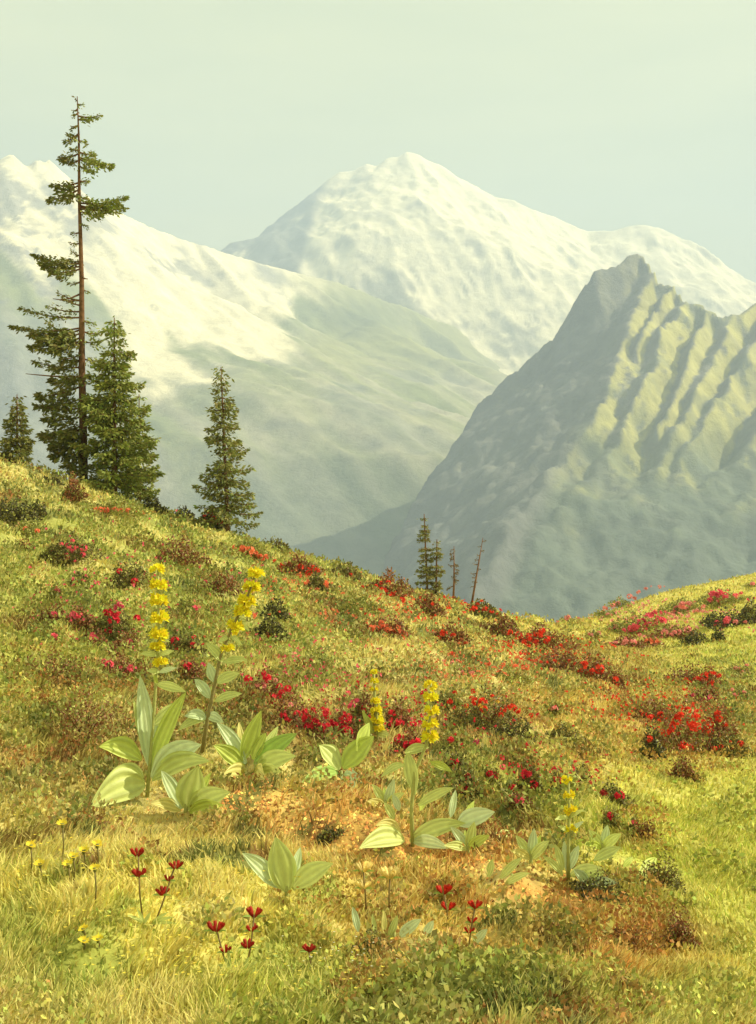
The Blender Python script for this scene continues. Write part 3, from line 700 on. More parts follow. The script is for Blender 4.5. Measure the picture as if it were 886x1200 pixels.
# ------------------------------------------------------------------ yellow gentians and other broad leaved plants
def leaf_mesh(mb, B, T, width, bend=.18, roll=0.0, tone=0, fold=.22, wmax=.42, up=None):
    """pleated oval leaf from B to T; bend = arch height / length, roll turns the blade about its axis"""
    B = np.array(B, float); T = np.array(T, float); ax = T - B; L = np.linalg.norm(ax); ax /= L
    view = unit((B + T) / 2)                                   # from camera
    side = unit(np.cross(ax, view)); nrm = unit(np.cross(side, ax))
    if nrm @ view > 0: nrm = -nrm; 
    c, s = math.cos(roll), math.sin(roll)
    side, nrm = side * c + nrm * s, nrm * c - side * s
    lift = np.array([0, 0, 1.]) if up is None else up
    nu, nv = 15, 17
    u = np.linspace(0, 1, nu); v = np.linspace(-1, 1, nv)
    prof = np.clip(np.sin(math.pi * u ** (math.log(.5) / math.log(wmax))), 0, 1) ** .85
    prof = np.maximum(prof, .16 * (1 - u) ** .5); prof[-1] = .02
    U, V = np.meshgrid(u, v, indexing='ij'); Pf = prof[:, None] * width / 2
    wav = .05 * width * np.sin(U * 9 + tone * 5) * V
    pleat = np.cos(V * math.pi * 3.5) * .035 * width * prof[:, None]
    P = B + U[..., None] * ax * L + (V * Pf)[..., None] * side * (1 - .15 * np.abs(V)[..., None]) \
        + (fold * np.abs(V) * Pf + pleat + wav * prof[:, None])[..., None] * nrm + (bend * L * (4 * U * (1 - U)) * .6 - bend * L * .25 * U ** 2)[..., None] * lift
    base = [np.array([.56, .66, .15]), np.array([.66, .74, .28]), np.array([.64, .76, .48]), np.array([.40, .58, .15]), np.array([.76, .70, .26])][tone % 5]
    vein = .5 + .5 * np.cos(V * math.pi * 3.5)
    col = base * (1 - .28 * vein[..., None]) + np.array([.10, .10, .02]) * (np.exp(-(V / .12) ** 2) * .5)[..., None]
    i = np.arange(nu * nv).reshape(nu, nv)
    q = np.stack([i[:-1, :-1], i[1:, :-1], i[1:, 1:], i[:-1, 1:]], -1).reshape(-1, 4)
    mb.add(P.reshape(-1, 3), q, None, col.reshape(-1, 3))
def above(px, py, Y, margin=.025):
    """world point on the ray of this pixel, brought forward until it clears the ground"""
    for _ in range(60):
        P = W(px, py, Y)
        if P[2] > float(ground_h(P[0], P[1])) + margin: return P
        Y -= .03
    return P
def whorl(mb, P, axis, r, n, colr, petal=.55):
    """a ring of open star flowers round a stem"""
    a0 = rng.random() * 6
    n = int(n * 1.5)
    for i in range(n):
        a = a0 + i * 2 * math.pi / n + rng.normal(0, .15)
        d = unit(np.array([math.cos(a), math.sin(a), rng.uniform(-.1, .75)]))
        c0 = P + d * r * .45 + axis * rng.normal(0, .12) * r
        u1 = unit(np.cross(d, [.1, .2, 1.])); u2 = np.cross(d, u1)
        m = 6
        ph = np.arange(m) * 2 * math.pi / m
        dirs = unit(d * .85 + (np.cos(ph)[:, None] * u1 + np.sin(ph)[:, None] * u2) * .75)
        s = unit(np.cross(dirs, d)); ln = r * petal * rng.uniform(.9, 1.3, m)
        mb.diamonds(np.tile(c0, (m, 1)), c0 + dirs * ln[:, None], s, ln * .32, jitter(np.tile(colr, (m, 1)), .12, .04))
YG = (.95, .74, .035)
def gentian(base, label, leaves, stem=None, flowers=(), bracts=(), group='yellow gentians along the bare earth', stemcol=(.34, .36, .12), name='yellow_gentian', cat='wild flower', Yset=None):
    """base: pixel; leaves: (tipx, tipy, width_px, toward_m, bend, roll, tone[, basex, basey]); stem: list of pixels; flowers: (px,py,r_px,n)"""
    P = hit(*base)
    Y = P[1]; k = Y / F
    t = thing(name, P, label, cat, group)
    st = MB(); pts = stem or [base, (base[0], base[1] - 12)]
    line = [W(a, b, Y) for a, b in pts]; line[0] = np.array([line[0][0], Y, min(line[0][2], float(ground_h(line[0][0], Y))) - .02])
    if len(line) == 2: line.insert(1, (line[0] + line[1]) / 2)
    st.tube(line, np.linspace(2.6 if stem else 3.4, 1.2 if stem else 1.5, len(line)) * k, 7, stemcol); st.build('stem', M_stem, t, True)
    for lf in leaves:
        tx, ty, w, tow, bend, roll, tone = lf[:7]
        bx, by = (lf[7], lf[8]) if len(lf) > 7 else (base[0], base[1] - 5)
        B = above(bx, by, Y, 0.0); T = above(tx, ty, Y - tow, .02)
        m = MB(); leaf_mesh(m, B, T, w * 1.2 * k, bend, roll, tone); m.build('leaf', M_leaf, t, True)
    for fx, fy, r, n in flowers:
        m = MB(); whorl(m, W(fx, fy, Y), np.array([0, 0, 1.]), r * 1.12 * k, n + 2, YG); m.build('flower_whorl', M_petal, t)
    for bx, by, tx, ty, w, tone in bracts:
        m = MB(); leaf_mesh(m, W(bx, by, Y), W(tx, ty, Y - .05), w * k, .08, .3, tone); m.build('bract', M_leaf, t, True)
    return t

gentian((172, 935), 'tallest yellow gentian on the left with seven tiers of flowers on an upright spike',
  [(164, 790, 21, .04, .05, .25, 2, 176, 900), (218, 808, 20, .02, .12, -.3, 0, 176, 905), (156, 818, 11, .06, .03, .5, 1, 172, 888), (104, 944, 40, .30, .26, -.15, 1, 170, 918),
   (116, 872, 24, .12, .22, .2, 0, 166, 890), (236, 868, 30, .10, .22, .2, 2, 178, 912), (246, 888, 24, .14, .20, -.2, 1, 178, 914), (214, 822, 16, -.05, .08, .2, 1, 180, 850), (135, 898, 16, .1, .2, 0, 1, 168, 912), (184, 838, 14, -.04, .06, .2, 2, 176, 900)],
  stem=[(172, 935), (177, 880), (182, 810), (186, 740), (185, 668)],
  flowers=[(184, 668, 9, 9), (186, 686, 10, 10), (186, 706, 10.5, 10), (187, 726, 11, 11), (186, 745, 11, 11), (185, 760, 9.5, 9), (188, 777, 9, 8)],
  bracts=[(186, 768, 164, 766, 9, 1), (186, 768, 204, 762, 8, 1), (187, 788, 172, 786, 8, 1), (187, 788, 207, 782, 8, 2), (184, 802, 218, 810, 14, 1), (184, 802, 180, 790, 6, 0), (186, 750, 200, 752, 5, 1)])
gentian((236, 882), 'yellow gentian leaning right with small paired leaves on a dark stem, behind the tallest',
  [(208, 855, 11, .05, .2, .2, 1, 242, 842), (262, 846, 12, .03, .15, .2, 2, 243, 838), (216, 838, 13, .05, .22, .3, 2, 242, 842), (228, 795, 13, .02, .1, .3, 2, 246, 818), (284, 812, 10, .02, .1, -.2, 1, 252, 822),
   (281, 788, 13, .03, .12, .2, 1, 254, 800), (244, 776, 12, .0, .05, -.2, 2, 252, 800), (241, 752, 11, .02, .08, .2, 1, 262, 776), (290, 772, 9, -.03, .1, .2, 1, 262, 776)],
  stem=[(236, 882), (243, 845), (250, 810), (258, 770), (272, 735), (288, 705), (301, 668)], stemcol=(.24, .20, .08),
  flowers=[(300, 674, 10, 9), (295, 690, 10.5, 10), (289, 706, 11, 11), (284, 718, 10, 9), (276, 735, 10.5, 10), (267, 761, 8.5, 7)],
  bracts=[(268, 746, 257, 752, 8, 1), (270, 744, 284, 756, 7, 1), (283, 728, 292, 740, 5, 1)])
gentian((300, 905), 'broad leafy rosette without flowers standing left of the deep crimson alpenroses',
  [(254, 845, 17, .02, .12, .3, 2, 288, 895), (250, 872, 19, .12, .12, .2, 0, 286, 900), (306, 832, 19, -.02, .05, .15, 0, 284, 892), (348, 858, 21, .02, .10, .1, 3, 298, 896), (347, 884, 22, .16, .12, -.1, 1, 300, 902),
   (326, 850, 12, -.08, .08, .2, 1, 306, 892), (280, 845, 10, -.08, .05, .3, 4, 284, 885), (262, 906, 18, .22, .10, .1, 4, 290, 905), (310, 912, 20, .28, .08, .1, 4, 298, 905), (290, 852, 11, -.1, .05, .2, 1, 288, 885), (330, 903, 16, .24, .1, .1, 1, 302, 906), (312, 858, 14, .0, .05, -.3, 0, 296, 890)])
gentian((218, 952), 'low rosette of four wide ribbed leaves at the foot of the tallest gentian',
  [(232, 897, 34, .06, .06, .05, 1, 218, 948), (189, 902, 18, .04, .08, .35, 2, 213, 948), (270, 926, 25, .14, .12, .0, 1, 220, 950), (177, 940, 14, .12, .14, .2, 4, 212, 950), (262, 942, 16, .2, .1, .1, 0, 222, 952), (247, 905, 12, -.05, .05, .2, 0, 224, 945)])
gentian((400, 915), 'dark stemmed plant with twisted bright green leaves below the small gentian spike',
  [(374, 872, 25, .02, .15, .6, 1, 398, 902), (438, 862, 26, -.02, .06, -.25, 0, 402, 900), (350, 920, 17, .14, .10, .1, 3, 396, 905), (394, 940, 20, .25, -.10, .15, 2, 398, 910), (433, 846, 16, -.1, .10, .5, 0, 418, 880), (418, 935, 14, .2, .1, .2, 2, 402, 908), (425, 918, 14, .1, .1, .3, 2, 404, 905)])
gentian((441, 868), 'smallest thin yellow gentian spike rising behind the twisted green leaves',
  [(424, 832, 8, .0, .06, .2, 0, 438, 862), (458, 862, 9, .05, .1, .1, 1, 442, 860), (425, 868, 9, .06, .12, .1, 1, 440, 864)],
  stem=[(441, 868), (441, 840), (439, 815), (438, 786)],
  flowers=[(438, 788, 4.5, 6), (439, 798, 5, 7), (438, 809, 5, 7), (440, 822, 6, 8), (441, 834, 7, 8), (442, 845, 8, 9), (444, 855, 7, 7)])
gentian((484, 992), 'large sprawling gentian with long arching leaves and a pale yellow spike',
  [(421, 991, 25, .25, .16, .15, 1, 474, 984), (580, 950, 22, .10, .10, .25, 2, 536, 966), (546, 962, 20, .06, .14, .2, 1, 480, 986), (526, 993, 15, .22, .10, .1, 2, 484, 986), (487, 932, 17, .0, .02, .3, 1, 478, 882),
   (446, 910, 9, .02, .2, .1, 1, 474, 896), (532, 922, 12, .02, .1, .2, 1, 490, 944), (460, 930, 9, .03, .04, .3, 2, 468, 950), (534, 925, 9, -.04, .04, .3, 2, 528, 958), (503, 875, 12, -.04, .12, .1, 1, 474, 882), (530, 904, 9, -.05, .1, .2, 0, 504, 893),
   (450, 940, 10, .06, .05, .3, 1, 462, 960), (556, 938, 8, -.06, .06, .2, 0, 544, 962), (440, 965, 12, .1, .25, .2, 4, 470, 975), (500, 930, 8, -.05, .04, .4, 0, 492, 950)],
  stem=[(484, 992), (482, 950), (486, 905), (500, 872), (504, 840), (505, 800)],
  flowers=[(504, 804, 8, 7), (505, 818, 9, 8), (506, 834, 9, 9), (504, 849, 9.5, 9), (504, 864, 10, 10)])
gentian((666, 1032), 'pale yellow gentian at lower right before the scattered single red blossoms',
  [(661, 985, 9, .0, .06, .2, 2, 664, 1020), (678, 990, 11, .0, .06, .2, 2, 666, 1020), (706, 1016, 15, .10, .08, .1, 1, 668, 1026), (650, 988, 9, .03, .06, .3, 1, 660, 1020), (728, 992, 13, .0, .08, .2, 1, 696, 1008),
   (636, 1002, 8, .05, .1, .1, 1, 660, 1026), (742, 1004, 8, -.04, .08, .2, 0, 730, 1016)],
  stem=[(666, 1032), (666, 990), (667, 950), (666, 908)], flowers=[(664, 914, 6.5, 7), (667, 932, 7, 7), (669, 950, 8, 9), (669, 972, 8, 8)],
  bracts=[(667, 958, 650, 960, 7, 1), (668, 958, 684, 948, 6, 1), (667, 975, 654, 968, 7, 1), (668, 974, 684, 962, 7, 2)])
gentian((336, 1050), 'lone small rosette with one upright oval leaf on the front edge of the bare earth',
  [(323, 980, 33, .02, .05, .05, 1, 336, 1045), (284, 998, 20, .08, .10, .2, 2, 326, 1040), (390, 1010, 24, .10, .10, .0, 1, 344, 1040), (352, 992, 13, -.04, .06, .5, 2, 342, 1032)], name='gentian_rosette')
LV = 'young broad leaved plants by the bare earth'
gentian((600, 1036), 'small three leaved plant right of the bare earth', [(612, 1004, 10, .02, .08, .1, 1, 586, 1030), (621, 1022, 9, .08, .08, .1, 1, 592, 1036), (577, 1006, 9, .0, .05, .2, 1, 572, 1028)], name='gentian_seedling', group=LV)
gentian((752, 1034), 'single broad pale leaf plant at the right edge of the dark hollow', [(770, 1004, 15, .0, .10, .4, 0, 746, 1034), (741, 1012, 8, .0, .1, .1, 1, 748, 1032)], name='gentian_seedling', group=LV)
gentian((602, 982), 'low plant with a flat yellowish leaf between the two larger gentians', [(562, 1000, 12, .1, .06, .0, 1, 604, 980), (628, 985, 9, .02, .1, .2, 4, 606, 978)], name='gentian_seedling', group=LV)
gentian((462, 1102), 'tuft of upright silvery leaves in front of the bare earth, left of the red gentians',
  [(466, 1072, 9, .02, .05, .2, 1, 456, 1100), (494, 1076, 13, .05, .08, .2, 2, 468, 1098), (413, 1062, 9, .0, .08, .3, 2, 420, 1092), (450, 1066, 7, -.02, .05, .3, 4, 450, 1094), (436, 1070, 6, .0, .05, .3, 1, 440, 1096), (430, 1078, 6, .04, .05, .3, 4, 434, 1098), (508, 1078, 10, .05, .08, .2, 2, 498, 1096)], name='gentian_seedling', group=LV)
gentian((556, 1108), 'small plant with one lilac grey leaf under the pair of red gentians', [(571, 1088, 10, .02, .08, .1, 2, 556, 1106)], name='gentian_seedling', group=LV)
gentian((606, 1132), 'small plant with two pale upright leaves low on the reddish earth', [(610, 1108, 8, .0, .05, .2, 1, 606, 1130), (621, 1116, 7, .0, .05, .2, 4, 612, 1131)], name='gentian_seedling', group=LV)
gentian((590, 1076), 'tiny plant with a single yellowish leaf right of the pair of red gentians', [(580, 1057, 8, .02, .05, .1, 1, 594, 1073)], name='gentian_seedling', group=LV)

GR = 'leafy rosettes right of the bare earth'
gentian((452, 950), 'flowerless rosette of narrow pale leaves left of the sprawling gentian stem', [(436, 918, 10, .02, .1, .2, 1), (462, 912, 11, .0, .05, .2, 2), (474, 928, 10, .02, .1, .1, 1), (430, 938, 10, .1, .1, .1, 4), (450, 922, 9, -.02, .05, .4, 0)], name='gentian_rosette', group=GR)
gentian((548, 1000), 'flowerless rosette of slim blue green leaves at the right foot of the sprawling gentian', [(528, 968, 11, .02, .1, .2, 2), (556, 962, 12, .0, .06, .2, 1), (574, 978, 12, .04, .1, .1, 0), (520, 990, 11, .1, .1, .1, 1), (545, 972, 9, -.03, .05, .4, 0)], name='gentian_rosette', group=GR)
gentian((622, 1012), 'flowerless rosette of upright pale leaves halfway between the sprawling and the lower right gentian', [(604, 978, 11, .02, .1, .2, 1), (626, 970, 12, .0, .05, .2, 2), (644, 984, 12, .04, .1, .1, 1), (598, 996, 10, .1, .1, .1, 4), (634, 978, 9, -.03, .05, .3, 0)], name='gentian_rosette', group=GR)
gentian((706, 1000), 'flowerless rosette of light leaves just right of the lower right yellow spike', [(690, 972, 11, .02, .1, .2, 1), (712, 966, 11, .0, .05, .2, 2), (728, 976, 12, .04, .1, .1, 1), (684, 988, 10, .1, .1, .1, 0)], name='gentian_rosette', group=GR)
gentian((690, 1042), 'low rosette of blue green leaves in front of the lower right yellow spike', [(672, 1018, 12, .05, .1, .2, 2), (708, 1020, 13, .04, .1, .2, 1), (694, 1008, 11, .0, .05, .2, 0), (724, 1034, 12, .1, .12, .1, 2)], name='gentian_rosette', group=GR)

# ------------------------------------------------------------------ dark red gentians
RED = (.40, .030, .018)
def bell(mb, P, d, L, c):
    """one upright closed trumpet flower with split rim"""
    d = unit(d); u1 = unit(np.cross(d, [.3, .9, .1])); u2 = np.cross(d, u1); n = 6
    th = np.linspace(0, 2 * math.pi, n, endpoint=False); v = []
    for f, r in ((0, .07), (.35, .15), (.72, .21), (.86, .19)):
        v += [P + d * L * f + (math.cos(a) * u1 + math.sin(a) * u2) * r * L for a in th]
    q = [(i * n + j, i * n + (j + 1) % n, (i + 1) * n + (j + 1) % n, (i + 1) * n + j) for i in range(3) for j in range(n)]
    k = len(v); v += [P + d * L * 1.04 + (math.cos(a + .5) * u1 + math.sin(a + .5) * u2) * .17 * L for a in th]
    t = [(3 * n + j, 3 * n + (j + 1) % n, k + j) for j in range(n)]
    mb.add(v, q, t, c)
def red_gentian(stem, heads, label, colr=RED, name='red_gentian', group='dark red gentians in the front grass', leaves=((-12, -10), (13, -9)), basal=True, lw=5):
    P = hit(*stem[0]); Y = P[1]; k = Y / F
    t = thing(name, P, label, 'wild flower', group)
    m = MB(); line = [W(a, b, Y) for a, b in stem]; line[0] = P - np.array([0, 0, .02])
    if len(line) < 3: line.insert(1, (line[0] + line[1]) / 2)
    m.tube(line, 1.1 * k, 6, (.20, .14, .05)); m.build('stem', M_stem, t, True)
    for hx, hy, r, n in heads:
        c = W(hx, hy, Y)
        for j in range(n):
            a = j * 2 * math.pi / n + rng.normal(0, .2)
            b = MB(); bell(b, c + np.array([math.cos(a), math.sin(a), 0]) * r * .22 * k, np.array([math.cos(a) * .62, math.sin(a) * .62, .8]), r * k * rng.uniform(.95, 1.2), np.array(colr) * rng.uniform(.75, 1.3)); b.build('blossom', M_petal, t, True)
        for s in (-1, 1):
            l = MB(); leaf_mesh(l, c, c + np.array([s * r * 1.25 * k, -.01, .10 * r * k]), 3.2 * k, .1, .4, 3); l.build('bract', M_leaf, t, True)
    if basal:
        mx, my = stem[0]
        for dx, dy in leaves:
            l = MB(); leaf_mesh(l, W(mx, my - 3, Y), W(mx + dx, my + dy, Y - .03), lw * k, .1, .2, 1); l.build('leaf', M_leaf, t, True)
red_gentian([(169, 1086), (164, 1050), (162, 1000)], [(161, 1003, 9, 6), (163, 1027, 9, 7)], 'upright dark red gentian with two tiers, leftmost of all the red gentians', leaves=((-20, -14), (-9, -22), (8, -18)))
red_gentian([(178, 1086), (190, 1060), (205, 1015)], [(206, 1018, 9, 6), (198, 1032, 7, 5), (190, 1049, 9, 6)], 'dark red gentian leaning right with three tiers, beside the leftmost upright one', leaves=((26, -12), (20, -18), (30, -4)))
red_gentian([(270, 1140), (262, 1120), (254, 1090)], [(253, 1091, 11, 7), (264, 1116, 8, 5)], 'dark red gentian with a big top head, left of the tallest middle one', leaves=((-8, -20), (-3, -28), (-16, -10)))
red_gentian([(284, 1146), (294, 1110), (298, 1072)], [(298, 1074, 11, 6), (295, 1091, 8, 5), (290, 1111, 9, 6)], 'dark red gentian with three tiers, tallest of the middle pair in the front grass', leaves=((8, -26), (16, -20), (24, -10), (4, -18)))
red_gentian([(366, 1142), (364, 1128), (362, 1114)], [(362, 1115, 9, 6)], 'short single headed dark red gentian standing alone right of the middle pair')
red_gentian([(528, 1092), (524, 1070), (520, 1045)], [(520, 1047, 10, 8), (525, 1066, 9, 5)], 'bright red gentian with a full head, left of the pair on the orange earth', colr=(.52, .03, .015), leaves=((-10, -10), (12, -8)))
red_gentian([(548, 1114), (552, 1090), (557, 1062)], [(557, 1064, 9, 6), (553, 1081, 7, 5), (550, 1093, 7, 5)], 'bright red gentian with three small tiers, right one on the orange earth', colr=(.50, .03, .015))
CREAM = (.85, .70, .30)
red_gentian([(430, 1078), (428, 1045), (426, 1022)], [(426, 1021, 11, 8), (426, 1041, 9, 6)], 'cream gentian with two tiers on the bare earth, left of the other cream one', colr=CREAM, name='cream_gentian', group='cream gentians', basal=False)
red_gentian([(456, 1078), (456, 1050), (457, 1030)], [(457, 1029, 12, 9)], 'cream gentian with a single open head, right of the two tiered cream one', colr=CREAM, name='cream_gentian', group='cream gentians', basal=False)

# ------------------------------------------------------------------ yellow hawkbits
def hawkbit(px, py, stem_px, label):
    P = hit(px, py + stem_px); Y = P[1]; k = Y / F
    t = thing('hawkbit_flower', P, label, 'wild flower', 'yellow hawkbits at lower left')
    top = W(px, py + 3, Y); m = MB(); m.tube([P - np.array([0, 0, .01]), (P + top) / 2 + np.array([.006, 0, 0]), top], 1.0 * k, 5, (.16, .13, .04)); m.build('stem', M_stem, t, True)
    m = MB(); n = 20; a = np.arange(n) * 2 * math.pi / n * 1.0 + rng.normal(0, .05, n); r = 8.2 * k
    tilt = rng.normal(0, .2)
    d = np.stack([np.cos(a), np.sin(a) * .8 - .35, .40 + .25 * np.sin(a) + tilt * np.cos(a)], 1); d = unit(d)
    m.diamonds(np.tile(top, (n, 1)), top + d * (r * rng.uniform(.75, 1.1, n))[:, None], unit(np.cross(d, [0, -.6, .8])), np.full(n, r * .17), jitter(np.tile((.84, .66, .06), (n, 1)), .08, .03)); m.build('petals', M_petal, t)
    m = MB(); m.tube([top + [0, 0, -.5 * r], top + [0, 0, .15 * r]], [r * .18, r * .34], 7, (.16, .17, .05)); m.build('calyx', M_stem, t, True)
for a in [(73, 963, 48, 'tall hawkbit on a dark stem, highest and farthest back of the hawkbits'), (36, 988, 40, 'hawkbit at the far left level with the tight group of three'), (86, 1001, 34, 'hawkbit in the middle of the tight group below the highest one'),
          (98, 994, 30, 'hawkbit at the right of the tight group below the highest one'), (114, 987, 36, 'hawkbit on a short stem just right of the tight group'), (111, 1015, 50, 'hawkbit on a long dark stem below the short stemmed right-hand one'), (80, 1010, 36, 'hawkbit at the lower left of the tight group'),
          (47, 1010, 26, 'hawkbit with drooping head below the far left one'), (98, 1086, 14, 'hawkbit low in the grass, upper one of the lowest three'), (98, 1100, 14, 'hawkbit low in the grass, bottom left of the lowest three'), (115, 1098, 14, 'hawkbit low in the grass, bottom right of the lowest three')]:
    hawkbit(*a)

# ------------------------------------------------------------------ alpenrose and dwarf shrubs
CRIM = (.66, .030, .060); PINK = (.80, .13, .20); CORAL = (.82, .22, .12); SCAR = (.74, .06, .03); ROSE = (.80, .30, .30); MAG = (.62, .08, .16)
L_DARK = (.15, .13, .04); L_OLIVE = (.30, .30, .08); L_BROWN = (.23, .095, .04); L_BLACK = (.08, .075, .03); L_LIGHT = (.40, .38, .12)
def shrub(px, py, w, h, label, blossoms=(), bc=CRIM, lc=L_DARK, r=5.0, name='alpenrose_bush', cat='shrub', group=None, dens=1.0):
    """low bush: base pixel, width and height in photo pixels"""
    P = hit(px, py); Y = P[1]; k = Y / F
    t = thing(name, P, label, cat, group)
    # twigs
    m = MB(); rw, rh = w * k / 2, h * k + .03
    P = P - np.array([0, 0, .02])
    for i in range(6):
        a = i * 1.05 + rng.normal(0, .3); e = P + np.array([math.cos(a) * rw * .7, math.sin(a) * rw * .5, rh * .75])
        m.tube([P, (P + e) / 2 + np.array([0, 0, rh * .12]), e], np.array([.9, .7, .3]) * max(.006, .4 * k), 5, (.16, .09, .04))
    m.build('stems', M_bark, t)
    n = int(np.clip(w * h * 1.5 * dens, 120, 1500)); sz = np.clip(3.6 * k, .012, .09)
    a = rng.uniform(0, 2 * math.pi, n); rr = np.sqrt(rng.random(n)); lump = 1 + .35 * np.sin(a * 3 + rng.random() * 6) * rr
    z = rng.random(n) ** .6 * (1 - .85 * rr ** 2.2) * (1 + .3 * np.sin(a * 2 + rr * 5 + rng.random() * 6))
    b = P + np.stack([np.cos(a) * rr * rw * lump, np.sin(a) * rr * rw * .8 * lump, np.clip(z, 0.02, 1.3) * rh], 1)
    gz = ground_h(b[:, 0], b[:, 1]); b[:, 2] = np.maximum(b[:, 2], gz + .005 + (b[:, 2] - P[2]) * .35)
    d = unit(rand_unit(n) + np.array([0, 0, .6])); s_ = unit(np.cross(d, rand_unit(n)))
    c = jitter(np.tile(lc, (n, 1)), .3, .10); alt = (rng.random(n) < .22)[:, None]; c = np.where(alt, np.array(L_OLIVE) * rng.uniform(.8, 1.5, (n, 1)), c)
    m = MB(); m.diamonds(b, b + d * (sz * rng.uniform(.7, 1.3, n))[:, None], s_, np.full(n, sz * .30), c); m.build('foliage', M_bush, t)
    blossoms = list(blossoms)
    if len(blossoms) >= 3:
        for _ in range(int(len(blossoms) * 1.5)):
            q0 = blossoms[rng.integers(len(blossoms))]
            blossoms.append((q0[0] + rng.normal(0, w * .20), q0[1] + rng.normal(0, h * .18), (q0[2] if len(q0) > 2 else r) * rng.uniform(.5, .8), q0[3] if len(q0) > 3 else bc))
    for q in blossoms:
        bx, by = q[0], q[1]; br = (q[2] if len(q) > 2 else r) * rng.uniform(.85, 1.15); cc = np.array(q[3] if len(q) > 3 else bc)
        # a truss of little bells, held where the bush surface meets that sight line
        cpos = W(bx, by, Y - rw * (.35 + .35 * rng.random())); g = float(ground_h(cpos[0], cpos[1])) + br * k * .5 + .045
        if cpos[2] < g: cpos[2] = g
        cpos[2] = min(cpos[2], g + rh * 1.05)
        nb = 9; m = MB()
        for j in range(nb):
            dd = unit(rng.normal(size=3) * np.array([1, .8, .7]) + np.array([0, -.35, .35])); cen = cpos + dd * br * k * .5
            u1 = unit(np.cross(dd, [.2, .1, 1.])); u2 = np.cross(dd, u1); ph = np.arange(5) * 2 * math.pi / 5
            dirs = unit(dd * .55 + (np.cos(ph)[:, None] * u1 + np.sin(ph)[:, None] * u2))
            m.diamonds(np.tile(cen, (5, 1)), cen + dirs * br * k * .52, unit(np.cross(dirs, dd)), np.full(5, br * k * .17), np.tile(cc * rng.uniform(.75, 1.3), (5, 1)))
        m.build('blossom', M_petal, t)
    return t
A_L = 'alpenroses dotted over the left slope'; A_C = 'crimson alpenroses behind the gentians'; A_R = 'pink alpenroses streaking the right meadow'; A_B = 'alpenroses along the brow'
A_M = 'alpenroses on the middle slope'; A_S = 'single red blossoms right of the gentians'; D_S = 'dark dwarf shrubs without flowers'
